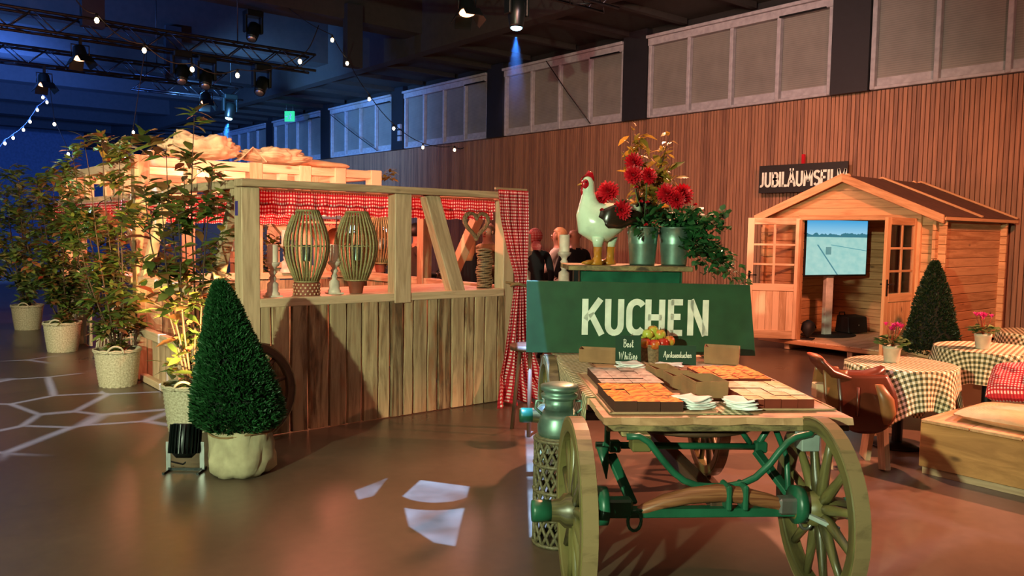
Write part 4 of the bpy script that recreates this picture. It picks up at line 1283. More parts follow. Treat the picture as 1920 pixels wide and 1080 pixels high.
shrub('leafy_shrub', 'golden leaved shrub rising behind the right end of the timber frame', (5.62, 9.75, 0), 2.36, .3, 520, 90, 12, ('gold_leaf', 'shrub_leaf', 'red_shoot'), 6, lab2='wicker basket under the golden shrub behind the stall', ls=1.1)
shrub('leafy_shrub', 'dark red tinted shrub inside the stall behind the left lantern', (3.95, 9.75, 0), 2.0, .28, 520, 60, 14, ('shrub_leaf', 'red_shoot'), 6, lab2='wicker basket inside the stall under the dark red tinted shrub')
shrub('leafy_shrub', 'dark leafy shrub standing inside beyond the left flank', (3.0, 11.2, 0), 1.9, .35, 500, 40, 15, ('shrub_leaf', 'red_shoot'), 6, lab2='wicker basket inside the tall frame beyond the left flank')

def conifer(label, lab2, p, z0, h, rmax, n, seed, m, sack_m, sr=.19, dark='#0A1A0C', lean=(0, 0)):
    s_ = thing('burlap_sack', lab2, 'sack', p)
    fn = lambda r_, z, a: r_ * (1 + .07 * math.sin(a * 5 + z * 9 + seed) + .055 * math.sin(a * 9 - z * 22) + .05 * math.sin(a * 2 + 2 + z * 12) + .02 * math.sin(a * 17 + z * 60))
    MB().lathe([(0, .005), (sr * .82, .005), (sr * .97, .04), (sr * 1.03, .12), (sr, .22), (sr * .98, z0 - .02), (sr * 1.04, z0 + .02), (sr * .98, z0 + .035), (sr * .8, z0 - .01)], 44, fn=fn).build('cloth', sack_m, s_)
    MB().lathe([(0, z0 - .03), (sr * .9, z0 - .03)], 16).build('soil', 'soil', s_)
    MB().tube([(sr * 1.06 * math.cos(a), sr * 1.06 * math.sin(a), z0 - .045 + .01 * math.sin(3 * a)) for a in [2 * PI * i / 24 for i in range(24)]], .006, 5, closed=True).build('tie_cord', 'rope', s_)
    t = thing('clipped_conifer', label, 'conifer', (p[0], p[1], z0 - .02))
    r_ = random.Random(seed)
    H = h - z0
    prof = lambda f: rmax * ((1 - f) ** .72 * (1 - .0 * f)) * min(1, .72 + f * 4.) + .012
    MB().lathe([(0.01, 0)] + [(prof(i / 12) * .86, .03 + H * .95 * i / 12) for i in range(12)] + [(0, H * .97)], 20).build('inner_block_cone', plain('conifer_core_' + m, dark, .9), t)  # dark cone added inside the sprays to block light coming through
    MB().tube([(0, 0, -.05), (0, 0, H * .9)], [.02, .006], 6).build('trunk', 'stem_brown', t)
    mb = MB()
    for i in range(n):
        f = r_.random() ** 1.25
        a = r_.random() * 2 * PI
        rr = prof(f) * (.84 + .16 * r_.random()) * (1 + .05 * math.sin(a * 4 + f * 9))
        c = V((rr * math.cos(a), rr * math.sin(a), .0 + H * f * .985))
        d = V((math.cos(a), math.sin(a), .35 + .9 * f)).normalized()
        for k in range(4):
            dd = (d + V((r_.uniform(-.7, .7), r_.uniform(-.7, .7), r_.uniform(-.5, .7)))).normalized()
            sd = dd.cross(V((r_.uniform(-1, 1), r_.uniform(-1, 1), r_.uniform(-1, 1)))).normalized() * .0042
            L = r_.uniform(.022, .045)
            mb.add([c - sd, c + sd, c + dd * L * .6 + sd * 1.1, c + dd * L, c + dd * L * .6 - sd * 1.1], [(0, 1, 2, 3, 4)], None, True)
    mb.build('needle_sprays', m, t, kind='stuff')
    for o in t.children:
        for v in o.data.vertices: v.co.x += lean[0] * v.co.z / H; v.co.y += lean[1] * v.co.z / H
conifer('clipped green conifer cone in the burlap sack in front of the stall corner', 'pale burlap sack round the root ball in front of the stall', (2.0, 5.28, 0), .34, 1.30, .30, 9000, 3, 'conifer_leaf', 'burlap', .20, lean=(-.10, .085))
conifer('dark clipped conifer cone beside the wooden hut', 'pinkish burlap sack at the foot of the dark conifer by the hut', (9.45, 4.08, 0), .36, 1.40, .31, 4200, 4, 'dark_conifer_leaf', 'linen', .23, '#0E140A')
# faint stencil stripes on the front sack
# floor spotlight
t = thing('floor_spotlight', 'black finned floor spotlight standing left of the burlap sack', 'spotlight', (1.715, 5.53, 0), math.radians(-38))
q = Matrix.Rotation(math.radians(-14), 3, 'X')
c0 = V((0, 0, .20))
MB().lathe([(0, -.105), (.05, -.105), (.075, -.08), (.088, -.03), (.088, .11), (.08, .12)], 24, c0, q).build('housing', 'par_black', t)
me = MB().box((.092, 0, .02), (.022, .006, .19)).mesh('cooling_fin', 'par_black')
for k in range(24):
    o = inst('cooling_fin', me, t, c0, (q @ Matrix.Rotation(2 * PI * k / 24, 3, 'Z')).to_euler())
MB().lathe([(0, .10), (.08, .105)], 20, c0, q).build('lens', 'flood_glow', t)
for s_ in (-1, 1):
    MB().beam((s_ * .112, 0, .20), (s_ * .112, 0, .012), .006, .03).build('bracket_arm', 'steel', t)
    MB().beam((s_ * .112, -.09, .008), (s_ * .112, .07, .008), .016, .016).build('foot', 'par_black', t)
MB().beam((-.112, 0, .016), (.112, 0, .016), .02, .02).build('cross_bar', 'par_black', t)
MB().tube([(0, .0, .06), (-.05, .09, .02), (-.2, .2, .012), (-.3, .5, .012)], .006, 5).build('power_cord', 'cable_black', t)
light('SPOT', 'floor_spot_beam', (1.735, 5.66, .38), (2.04, 6.62, .80), 1500, (1, .60, .24), .04, 44, .8)

# duck decoy with feathers on the frame
t = thing('mallard_decoy', 'mallard duck decoy with green head perched on the tall frame', 'duck', (2.45, 10.45, 2.37), math.radians(200))
MB().loft([((-.16, 0, .10), (0, .01, 0), (0, 0, .01)), ((-.11, 0, .10), (0, .05, 0), (0, 0, .05)), ((-.02, 0, .11), (0, .08, 0), (.01, 0, .08)), ((.06, 0, .14), (0, .075, 0), (.03, 0, .07)), ((.10, 0, .19), (0, .05, 0), (.04, 0, .03)), ((.11, 0, .22), (0, .034, 0), (.034, 0, .0))], 16).build('body', 'duck_brown', t)
MB().loft([((.11, 0, .215), (0, .034, 0), (.034, 0, 0)), ((.112, 0, .26), (0, .03, 0), (.032, 0, 0)), ((.122, 0, .30), (0, .036, 0), (.045, 0, 0)), ((.125, 0, .33), (0, .026, 0), (.032, 0, 0)), ((.125, 0, .343), (0, .006, 0), (.008, 0, 0))], 16).build('head', 'mallard_green', t)
MB().loft([((.16, 0, .30), (0, .016, 0), (0, 0, .012)), ((.19, 0, .295), (0, .018, 0), (0, 0, .007)), ((.215, 0, .292), (0, .014, 0), (0, 0, .004))], 10).build('bill', 'gold_leaf', t)
MB().tube([(.11 + .037 * math.cos(a), .037 * math.sin(a), .225) for a in [2 * PI * i / 16 for i in range(16)]], .006, 5, closed=True).build('neck_ring', 'porcelain', t)
for s_ in (-1, 1):
    MB().loft([((.05, s_ * .07, .15), (0, .008, 0), (.02, 0, .03)), ((-.04, s_ * .085, .13), (0, .012, 0), (.01, 0, .045)), ((-.14, s_ * .05, .12), (0, .006, 0), (0, 0, .015))], 10).build('wing', 'duck_grey', t)
    MB().tube([(0, s_ * .03, .05), (0, s_ * .03, 0)], .008, 5).build('leg', 'foot_amber', t)
t = thing('feather_spray', 'spray of upright feathers and red leaves around the duck decoy', 'feathers', (2.45, 10.62, 2.37))
r_ = random.Random(4)
for i in range(9):
    a = -1.2 + 2.4 * i / 8
    d = V((r_.uniform(-.25, .25), math.sin(a), math.cos(a) * .9))
    M = frame(d, r_.uniform(-1, 1) + PI / 2)
    inst('feather', leaf_obj('long', ('red_shoot', 'gold_leaf', 'far_leaf')[i % 3]), t, (0, d.y * .05, 0), M.to_euler(), 1.6 + r_.random())
# ------------------------------------------------------------------ the farm cart with the cakes
CRZ = math.radians(-35.2)
COx, COy = 3.074, 2.196
def C2(x, y, z=0.):
    return (COx + .8171 * x + .5764 * y, COy - .5764 * x + .8171 * y, z)
ct = thing('farm_cart', 'old wooden farm cart with spoked wheels and green iron fittings serving as cake table', 'cart', (COx, COy, 0), CRZ)
def wheel(name, loc, r=.42, **k):
    w_ = bpy.data.objects.new(name, None); COL.objects.link(w_)
    w_.parent = ct; w_.location = loc; w_.rotation_euler = (0, 0, PI / 2)
    wheel_parts(w_, r, .075, 12, **k)
    return w_
for x, y, rr in ((-.70, -.06, .405), (.41, -.06, .405), (-.605, 1.82, .40), (.49, 1.84, .40)):
    w_ = wheel('wheel', (x, y, rr + .009), rr, hub_l=.24, wr_=.06, dep=.07)
    s_ = -1 if x < 0 else 1
    MB().lathe([(0, .0), (.048, .0), (.05, .07), (.046, .085), (0, .087)], 18, (0, 0, 0), Matrix.Rotation(PI / 2 * (-1), 3, 'X')).build('hub_cap', 'green_paint', w_, loc=(0, .11 if x < 0 else -.197, 0))
# cross boards of the table
r_ = random.Random(3)
yb = .055
i = 0
while yb < 2.08:
    wd = (.24, .21, .23, .22, .24, .22, .23, .22, .24)[i % 9]
    mb = MB(); n = 14; vs = []; F = []; U = []
    x0, x1 = -.555 + r_.uniform(-.01, .01), .612 + r_.uniform(-.012, .012)
    for k in range(n + 1):
        x = x0 + (x1 - x0) * k / n
        e = (.012 * math.sin(k * 1.7) * r_.random() if i == 0 else 0)
        for (y, z) in ((e, -.034 + abs(e) * .4), (wd - .006, -.034), (wd - .006, 0), (e + (.012 if i == 0 else 0), 0)): vs.append((x, y, z))
    for k in range(n):
        for q in range(4):
            t_ = (q + 1) % 4
            f = (k * 4 + q, k * 4 + 4 + q, k * 4 + 4 + t_, k * 4 + t_); F.append(f)
            U.append([(vs[j][1] + .07 * q, vs[j][0]) for j in f])
    F += [(0, 1, 2, 3), tuple(n * 4 + q for q in (3, 2, 1, 0))]; U += [[(0, 0)] * 4] * 2
    mb.add(vs, F, U).build('table_board', 'old_board', ct, loc=(0, yb, .80 + r_.uniform(-.002, .002)))
    yb += wd; i += 1
def cb(name, a, b, w_, h_, m='old_edge', up=(0, 0, 1)):
    return MB().beam(a, b, w_, h_, up).build(name, m, ct, bevel=.004)
cb('edge_batten', (-.545, .075, .752), (.60, .075, .752), .03, .028)
cb('side_bearer', (-.43, .09, .735), (-.43, 2.05, .735), .08, .06)
cb('side_bearer', (.42, .09, .735), (.42, 2.05, .735), .08, .06)
cb('cross_bearer', (-.5, 1.8, .67), (.5, 1.8, .67), .1, .08, 'green_paint')
for x in (-.40, .38):
    cb('bearing_block', (x, .02, .74), (x, .02, .665), .085, .085, 'tape_grey' if x > 0 else 'spoke_wood', (0, 1, 0))
def tb_(name, pts, r, m='green_paint', n=8):
    return MB().tube(pts, r, n).build(name, m, ct)
tb_('cross_tube', [(-.56, .25, .625), (.28, .25, .615)], .017)
for p in ((-.47, .25, .62), (.25, .25, .615)):
    MB().box(p, (.06, .05, .055)).build('tube_joint', 'green_paint', ct, bevel=.008)
cb('upright', (-.515, .2, .80), (-.515, .2, .62), .022, .04, 'green_paint', (0, 1, 0))
cb('stay', (-.50, .18, .60), (-.43, .0, .42), .05, .022, 'green_paint')
cb('stay', (.22, .22, .60), (.345, .0, .40), .05, .025, 'green_paint')
tb_('stay_rod', [(.30, .2, .72), (.33, .12, .60), (.30, .02, .47)], .014)
tb_('stay_rod', [(.12, .3, .79), (.15, .26, .70), (.20, .25, .63)], .014)
tb_('stay_rod', [(.36, .3, .79), (.30, .28, .70), (.24, .25, .63)], .016)
MB().loft([((-.545, .16, .64), (.03, 0, 0), (0, .02, 0)), ((-.535, .13, .57), (.018, 0, 0), (0, .014, 0)), ((-.53, .12, .50), (.003, 0, 0), (0, .003, 0))], 10).build('spike', 'green_paint', ct)
rail = [(-.47, -.02, .735), (-.415, -.03, .74), (-.372, -.035, .715), (-.309, -.04, .635), (-.26, -.04, .58), (-.209, -.04, .54), (-.15, -.04, .518), (-.085, -.04, .512), (0, -.04, .514), (.063, -.04, .525), (.12, -.04, .552), (.183, -.04, .612), (.225, -.04, .67), (.262, -.04, .712), (.30, -.035, .735), (.37, -.03, .748), (.40, 0, .745)]
tb_('curved_rail', rail, .0155, n=10)
sp = MB(); vs = []; secs = []
for x, z, w_, h_ in ((-.47, .385, .012, .012), (-.40, .415, .03, .024), (-.31, .45, .04, .03), (-.19, .478, .045, .036), (-.06, .49, .048, .04), (.06, .478, .046, .038), (.18, .45, .042, .034), (.30, .412, .034, .028), (.38, .385, .022, .02), (.42, .37, .008, .008)):
    secs.append(((x, -.06, z), (0, w_, 0), (0, 0, h_)))
mb = MB().loft(secs, 12)
k = 0
for j, f in enumerate(mb.f):
    if len(f) == 4: mb.u[j] = [(mb.v[i][1] * 1 + (mb.v[i][2] - .4), mb.v[i][0]) for i in f]
mb.build('wooden_spring', 'spring_wood', ct)
cb('axle_beam', (-.60, -.06, .405), (.32, -.06, .405), .055, .04, 'green_paint')
for x in (-.02, .055):
    MB().box((x, -.06, .478), (.026, .11, .115)).build('spring_clamp', 'green_paint', ct, bevel=.008)
for x in (-.58, .31):
    MB().lathe([(0, -.02), (.085, -.02), (.085, .02), (0, .02)], 20, (x, -.06, .434), Matrix.Rotation(PI / 2, 3, 'Y')).build('axle_flange', 'green_paint', ct)
    MB().box((x * .88, -.07, .435), (.12, .07, .075)).build('axle_bracket', 'steel' if x > 0 else 'green_paint', ct, bevel=.01)
for x in (-.44, .34):
    MB().tube([(x + .03 * math.cos(a), -.09, .375 + .045 * math.sin(a)) for a in [2 * PI * i / 14 for i in range(14)]], .008, 5, closed=True).build('shackle', 'green_paint' if x < 0 else 'steel', ct)
cb('lock_bar', (.335, -.12, .405), (.43, -.22, .375), .03, .02, 'tape_grey')
cb('rear_axle_beam', (-.52, 1.82, .41), (.42, 1.82, .41), .07, .06, 'dark_timber')
cb('centre_pole', (-.05, -.05, .44), (-.05, 1.82, .44), .07, .06, 'dark_timber')
for x in (-.3, .25):
    cb('rear_post', (x, 1.82, .44), (x, 1.82, .66), .07, .07, 'dark_timber', (0, 1, 0))
MB().tube([(-.05 + .34 * math.cos(a), .5 + .3 * math.sin(a), .69) for a in [2 * PI * i / 30 for i in range(30)]], .018, 6, closed=True).build('turntable_ring', 'dark_timber', ct)
# driver's bench
cb('bench_board', (-.45, 2.30, 1.392), (.43, 2.30, 1.392), .46, .034, 'old_edge')
MB().box((0, 2.12, 1.12), (.70, .024, .50)).build('bench_panel', 'green_paint', ct, bevel=.004)
for x in (-.35, .35):
    MB().box((x, 2.30, 1.08), (.03, .36, .58)).build('bench_side', 'green_paint', ct)
cb('bench_post', (-.33, 2.42, .4), (-.33, 2.42, 1.37), .05, .05, 'dark_timber', (0, 1, 0))
cb('bench_post', (.33, 2.42, .4), (.33, 2.42, 1.37), .05, .05, 'dark_timber', (0, 1, 0))
cb('bed_beam', (-.4, 1.9, .72), (-.4, 2.5, .72), .08, .08, 'dark_timber')
cb('bed_beam', (.38, 1.9, .72), (.38, 2.5, .72), .08, .08, 'dark_timber')
MB().box((-.40, 2.10, 1.33), (.03, .05, .11)).build('end_bracket', 'black_metal', ct)

def cthing(name, label, cat, x, y, z, rz=0, group=None):
    return thing(name, label, cat, C2(x, y, z), CRZ + rz, group)
TZ = .803
# the big sign
t = cthing('cake_sign', 'large dark green board lettered KUCHEN standing across the back of the cart', 'sign', .03, 1.90, .812, -.0)
mb = MB(); vs = [(-.785, -.009, .012), (.805, -.009, -.004), (.748, -.009, .488), (-.79, -.009, .499)]
vs += [(x, .009, z) for x, y, z in vs]
mb.add(vs, [(0, 1, 2, 3), (7, 6, 5, 4), (0, 4, 5, 1), (1, 5, 6, 2), (2, 6, 7, 3), (3, 7, 4, 0)])
mb.build('board', 'sign_green', t, bevel=.002)
lt = MB()
ws = [.155, .155, .13, .16, .13, .175]
x = -.44
for chh, x, wd in zip('KUCHEN', (-.412, -.252, -.105, .024, .182, .318), (.150, .128, .112, .136, .106, .146)):
    w_, st_ = CAPS[chh]
    for s_ in st_:
        lt.ribbon([(x + p[0] / w_ * wd, .135 + p[1] * .245) for p in s_], .042, -.009, -.0115)
lt.build('lettering', 'chalk_white', t)
for x in (-.3, .3): MB().box((x, .07, .15), (.03, .12, .3)).build('rear_strut', 'pine', t)

# runners
t = thing('plaid_runner', 'plaid runner cloth hanging over the left edge of the cart', 'tablecloth', (COx, COy, 0), CRZ)
def drape(u, v):
    y = .50 + 1.50 * u
    L = (.34 + .20 * (1 - u) ** 2) if u < .9 else .3
    if v < .3: return (-.565 + .20 * (1 - v / .3), y, TZ + .004)
    s_ = (v - .3) / .7
    return (-.568 - .006 * (1 + math.sin(u * 22 + 1)) * s_, y + .05 * s_ * (1 - u), TZ + .002 - L * s_)
MB().grid(drape, 50, 20, uvf=lambda u, v: (u * 1.06 + v * .46, u * 1.06 - v * .46)).build('cloth', 'runner_cloth', t, solid=.002)
t = thing('plaid_runner', 'plaid runner cloth lying under the cardboard trays down the middle of the cart', 'tablecloth', (COx, COy, 0), CRZ)
MB().grid(lambda u, v: (-.10 + .26 * u, .11 + 1.65 * v, TZ + .0015), 4, 12, uvf=lambda u, v: (u * .26, v * 1.65)).build('cloth', 'runner_cloth', t, solid=.0015)

# cakes on paper trays, every piece its own block
def cake(name, label, c4, nx, ny, h, body, top, seed, jag=0.):
    (x0, y0), (x1, y1) = c4
    cx, cy = (x0 + x1) / 2, (y0 + y1) / 2
    t = cthing('sheet_cake', label, 'cake', cx, cy, TZ + .007, 0)
    W_, D_ = x1 - x0, y1 - y0
    r_ = random.Random(seed)
    for i in range(nx):
        for j in range(ny):
            a, b = W_ / nx - .0025, D_ / ny - .0025
            mb = MB()
            hh = h * r_.uniform(.92, 1.06)
            mb.box((0, 0, hh / 2), (a, b, hh))
            n = 5
            mb.grid(lambda u, v: ((u - .5) * a * 1.01, (v - .5) * b * 1.01, hh + .0015 + (.008 if jag else .004) * math.sin(PI * u) * math.sin(PI * v) + (jag * (noise.noise(V((u * 4 + i * 3, v * 4 + j * 5, seed))) if 0 < u < 1 and 0 < v < 1 else 0))), n, n, 1)
            mb.build('cake_piece', [body, top], t, loc=(-W_ / 2 + W_ / nx * (i + .5), -D_ / 2 + D_ / ny * (j + .5), 0), rot=(0, 0, r_.uniform(-.015, .015)))
    return t
for (lab, x0, x1, y0, y1) in (('brown paper tray under the dark squares and the yellow apricot cake', -.52, .0, .12, 1.17), ('brown paper tray under the red apricot cake and the white iced cake', .115, .60, .20, 1.22)):
    t = cthing('paper_tray', lab, 'tray', (x0 + x1) / 2, (y0 + y1) / 2, TZ + .002)
    MB().box((0, 0, .002), (x1 - x0, y1 - y0, .003)).build('sheet', 'tray_paper', t)
    e = MB()
    for s_ in (-1, 1):
        e.box((s_ * (x1 - x0 - .01) / 2, 0, .006), (.01, y1 - y0, .006)); e.box((0, s_ * (y1 - y0 - .01) / 2, .006), (x1 - x0, .01, .006))
    e.build('rim', 'tray_paper', t)
cake('c1', 'sheet cake of dark squares with grey icing at the back left of the cart', ((-.465, .66), (-.125, 1.12)), 4, 4, .042, 'cake_brown', 'icing_grey', 1)
cake('c2', 'golden yellow apricot sheet cake at the front left of the cart', ((-.495, .15), (-.165, .60)), 3, 3, .046, 'cake_brown', 'apricot_top', 2, .012)
cake('c3', 'red brown apricot sheet cake at the back right of the cart', ((.14, .76), (.50, 1.16)), 4, 4, .046, 'cake_red', 'apricot_red_top', 3, .012)
cake('c4', 'white iced sheet cake at the front right of the cart', ((.17, .22), (.50, .68)), 4, 5, .045, 'cake_red', 'icing_white', 4)

def napkins(label, x, y, rz, n, wd=.145, seed=0):
    t = cthing('napkin_pile', label, 'napkins', x, y, TZ + .004, rz)
    r_ = random.Random(seed)
    for i in range(n):
        a = r_.uniform(-.22, .22)
        ox, oy = r_.uniform(-.012, .012), r_.uniform(-.012, .012)
        def fn(u, v):
            return ((u - .5) * wd + .008 * math.sin(v * 9 + i), (v - .5) * wd * .95, .003 + i * .0085 + .010 * (1 + math.sin(u * 5 + i * 1.3) * math.sin(v * 4 + i)) * (.3 + abs(u - .5)))
        MB().grid(fn, 10, 10).build('napkin', 'paper_white', t, loc=(ox, oy, 0), rot=(0, 0, a), solid=.004)
napkins('fan of white napkins at the front edge, left of the two, lit bluish', -.09, .24, .5, 6, .15, 1)
napkins('fan of white napkins at the front edge, right of the two', .145, .25, -.3, 5, .145, 2)
napkins('white napkins behind the dark squares, under the left green card', -.17, 1.36, .2, 4, .14, 3)
napkins('white napkins in front of the right green card', .08, 1.33, -.4, 4, .14, 4)

def trays(where, x, y, rz, n, a=.13, b=.19, h=.052):
    for i in range(n):
        pos = 'only' if n == 1 else ('lowest' if i == 0 else ('topmost' if i == n - 1 else 'middle'))
        if n == 4 and i in (1, 2): pos = ('second from below', 'third from below')[i - 1]
        t = cthing('cardboard_tray', '%s nested cardboard tray %s' % (pos, where), 'cardboard tray', x, y, TZ + .004 + i * .013, rz + .01 * (i % 2), 'nested cardboard trays')
        mb = MB(); th = .0025
        mb.box((0, 0, .002), (a - .02, b - .02, .004))
        f = .004
        for s_ in (-1, 1):
            mb.add([(s_ * (a / 2 - f), -b / 2 + f, .004), (s_ * (a / 2 - f), b / 2 - f, .004), (s_ * a / 2, b / 2 - .002, h), (s_ * a / 2, -b / 2 + .002, h)], [(0, 1, 2, 3)])
            mb.add([(-a / 2 + f, s_ * (b / 2 - f), .004), (a / 2 - f, s_ * (b / 2 - f), .004), (a / 2 - .002, s_ * b / 2, h), (-a / 2 + .002, s_ * b / 2, h)], [(0, 1, 2, 3)])
        mb.build('tray_body', 'cardboard', t, solid=th)
trays('in the row between the cakes, farthest back', -.055, .99, .08, 3)
trays('in the row between the cakes, in the middle', -.005, .765, .05, 3, .15, .17)
trays('in the row between the cakes, nearest the front', .045, .52, .05, 4, .17, .24, .06)
trays('at the back left corner of the table', -.31, 1.62, 1.3, 3, .13, .24, .06)
trays('at the back right below the sign', .50, 1.60, 1.2, 4, .14, .22, .07)

def card(lab, lines, x, y, wd, h, rz, fs, gap, xs):
    t = cthing('name_card', lab, 'sign', x, y, TZ + .003, rz)
    MB().box((0, 0, h / 2 + .004), (wd, .006, h), Euler((-.06, 0, 0)).to_matrix()).build('card', 'card_green', t)
    mb = MB()
    for k, tx in enumerate(lines):
        L = text_len(tx, SCR, fs, gap, xs)
        z = h * ((.62, .2)[k] if len(lines) > 1 else .42)
        off = -.0045 - .0
        m2 = MB(); write(m2, tx, SCR, fs, -L / 2, z, fs * .10, gap, xs, off, off - .001)
        m2.v = [(vx, vy + (vz - h / 2) * .06, vz) for vx, vy, vz in m2.v]
        mb.add(m2.v, m2.f)
    mb.build('chalk_writing', 'chalk_white', t)
    MB().beam((0, .05, 0), (0, .006, h * .7), .004, .03, (1, 0, 0)).build('rear_stay', 'card_green', t)
card('dark green card reading Best Whities', ('Best', 'Whities'), -.142, 1.50, .165, .185, .05, .05, .05, .95)
card('dark green card reading Aprikosenkuchen', ('Aprikosenkuchen',), .17, 1.48, .24, .125, -.04, .04, .03, .86)

t = cthing('apple_basket', 'small brown wicker basket filled with apples under the big sign', 'basket', .055, 1.68, TZ)
wv = lambda r0, z, a: r0 + .004 * math.sin(a * 14 + PI * round(z / .01))
MB().lathe([(0, .003), (.07, .003)] + [(.07 + .018 * z / .11, z) for z in [.01 * k for k in range(12)]], 64, fn=lambda r0, z, a: wv(r0, z, a) if r0 > .05 else r0).build('woven_body', 'wicker_brown', t)
MB().tube([(.09 * math.cos(a), .09 * math.sin(a), .112) for a in [2 * PI * i / 24 for i in range(24)]], .008, 5, closed=True).build('rim', 'wicker_brown', t)
ap = NT('apple_skin')
oi = ap.n('ObjectInfo').outputs['Random']
nz = ap.n('TexNoise', i_Vector=ap.n('TexCoord').outputs['Object'], i_Scale=14., i_Detail=3.)
ap.fin(ap.ramp(ap.math('ADD', ap.math('MULTIPLY', nz.outputs[0], .8), ap.math('MULTIPLY', ap.math('SUBTRACT', oi, .5), .5)), [(.3, lin('#B02A1C')), (.42, lin('#C8742C')), (.55, lin('#A8B040'))]), .3)
apr = [(.0, .03)] + [(.037 * math.sin(PI * (.12 + .80 * i / 8)) ** .8, .034 * math.cos(PI * (.12 + .80 * i / 8))) for i in range(9)] + [(0, -.028)]
ame = MB().lathe(apr, 14).mesh('fruit', 'apple_skin')
sme = MB().tube([(0, 0, .025), (.003, 0, .045)], .002, 4).mesh('stalk', 'stem_brown')
where = ['front left rim', 'front centre rim', 'front right rim', 'left side', 'middle of the lower layer', 'right side', 'rear of the heap', 'top left', 'very top', 'top right', 'far right hanging over the rim', 'far left behind the card']
pos = [(-.055, -.05, .125), (.0, -.07, .12), (.06, -.045, .125), (-.07, .02, .13), (.0, .0, .135), (.07, .02, .13), (.0, .065, .13), (-.035, -.02, .18), (.005, .01, .20), (.05, -.01, .178), (.115, .0, .135), (-.125, .02, .135)]
for w_, p in zip(where, pos):
    a = cthing('apple', 'red and green apple in the small basket, ' + w_, 'apple', .055 + p[0], 1.68 + p[1], TZ + p[2], p[0] * 20, 'apples in the small basket')
    inst('fruit', ame, a); inst('stalk', sme, a)

# bench top: rooster, zinc buckets, dahlias, ivy
BZ = 1.41
t = cthing('ceramic_rooster', 'glazed pale ceramic rooster with red comb standing on the cart bench', 'rooster', -.17, 2.27, BZ)
S = lambda x, z, rx, rz_, ry: ((x, 0, z), (0, ry, 0), rz_ if isinstance(rz_, tuple) else (rx, 0, rz_))
body = [((.27, 0, .40), (0, .012, 0), (.0, 0, .02)), ((.22, 0, .375), (0, .05, 0), (.02, 0, .06)), ((.14, 0, .335), (0, .095, 0), (.03, 0, .105)), ((.05, 0, .305), (0, .125, 0), (.03, 0, .14)), ((-.04, 0, .30), (0, .128, 0), (.04, 0, .145)), ((-.105, 0, .335), (0, .105, 0), (.085, 0, .11)), ((-.125, 0, .40), (0, .078, 0), (.085, 0, .045)), ((-.125, 0, .455), (0, .056, 0), (.062, 0, .02)), ((-.125, 0, .51), (0, .041, 0), (.045, 0, .008)), ((-.125, 0, .56), (0, .037, 0), (.043, 0, 0)), ((-.13, 0, .595), (0, .035, 0), (.043, 0, 0)), ((-.132, 0, .622), (0, .022, 0), (.028, 0, 0)), ((-.132, 0, .632), (0, .004, 0), (.006, 0, 0))]
MB().loft(body, 22).build('glazed_body', 'cream_glaze', t)
MB().loft([((-.085, 0, .61), (0, .010, 0), (.0, 0, .012)), ((-.105, 0, .638), (0, .013, 0), (0.01, 0, .02)), ((-.135, 0, .648), (0, .013, 0), (.006, 0, .026)), ((-.165, 0, .628), (0, .011, 0), (.016, 0, .016)), ((-.178, 0, .600), (0, .006, 0), (.008, 0, .004))], 12).build('comb', 'comb_red', t)
for s_ in (-1, 1):
    MB().ball((-.152, s_ * .031, .575), (.028, .012, .034), 12).build('cheek', 'comb_red', t)
    MB().ball((-.150, s_ * .043, .588), (.006, .004, .006), 8).build('eye', 'par_black', t)
    MB().loft([((-.06, s_ * .105, .36), (0, .012, 0), (.01, 0, .03)), ((.02, s_ * .128, .345), (0, .016, 0), (.02, 0, .085)), ((.12, s_ * .105, .335), (0, .016, 0), (.02, 0, .075)), ((.22, s_ * .06, .345), (0, .012, 0), (.01, 0, .045)), ((.27, s_ * .03, .36), (0, .004, 0), (0, 0, .01))], 14).build('wing', 'wing_dark', t)
MB().ball((-.168, 0, .528), (.014, .016, .032), 10).build('wattle', 'comb_red', t)
MB().loft([((-.165, 0, .578), (0, .012, 0), (0, 0, .012)), ((-.192, 0, .572), (0, .008, 0), (0, 0, .007)), ((-.206, 0, .566), (0, .002, 0), (0, 0, .002))], 8).build('beak', 'foot_amber', t)
for k in range(5):
    a = -.5 + .3 * k
    MB().loft([((.20, (k - 2) * .012, .38), (0, .012, 0), (.012, 0, .012)), ((.25 + .02 * a, (k - 2) * .016, .45 + .01 * k), (0, .013, 0), (.02, 0, .008)), ((.31 + .05 * a * 0, (k - 2) * .02, .46 - .03 * k), (0, .008, 0), (.01, 0, .012)), ((.335, (k - 2) * .02, .42 - .035 * k), (0, .002, 0), (.002, 0, .002))], 8).build('tail_feather', 'wing_dark', t)
for x, y in ((-.055, -.05), (.055, .045)):
    MB().loft([((x, y, .20), (.052, 0, 0), (0, .05, 0)), ((x, y, .16), (.040, 0, 0), (0, .038, 0)), ((x, y, .125), (.032, 0, 0), (0, .03, 0))], 14).build('thigh', 'cream_glaze', t)
    MB().loft([((x, y, .13), (.033, 0, 0), (0, .031, 0)), ((x, y, .06), (.028, 0, 0), (0, .027, 0)), ((x - .005, y, .035), (.036, 0, 0), (0, .034, 0)), ((x - .012, y, .018), (.052, 0, 0), (0, .042, 0)), ((x - .012, y, .0), (.055, 0, 0), (0, .045, 0))], 14).build('foot', 'foot_amber', t)
    for a in (-.5, 0, .5):
        d = V((-math.cos(a), math.sin(a), 0))
        MB().loft([(V((x, y, .02)) + d * .03, (0, .016, 0), (0, 0, .018)), (V((x, y, .016)) + d * .08, (0, .014, 0), (0, 0, .015)), (V((x, y, .012)) + d * .115, (0, .004, 0), (0, 0, .005))], 8).build('toe', 'foot_amber', t)

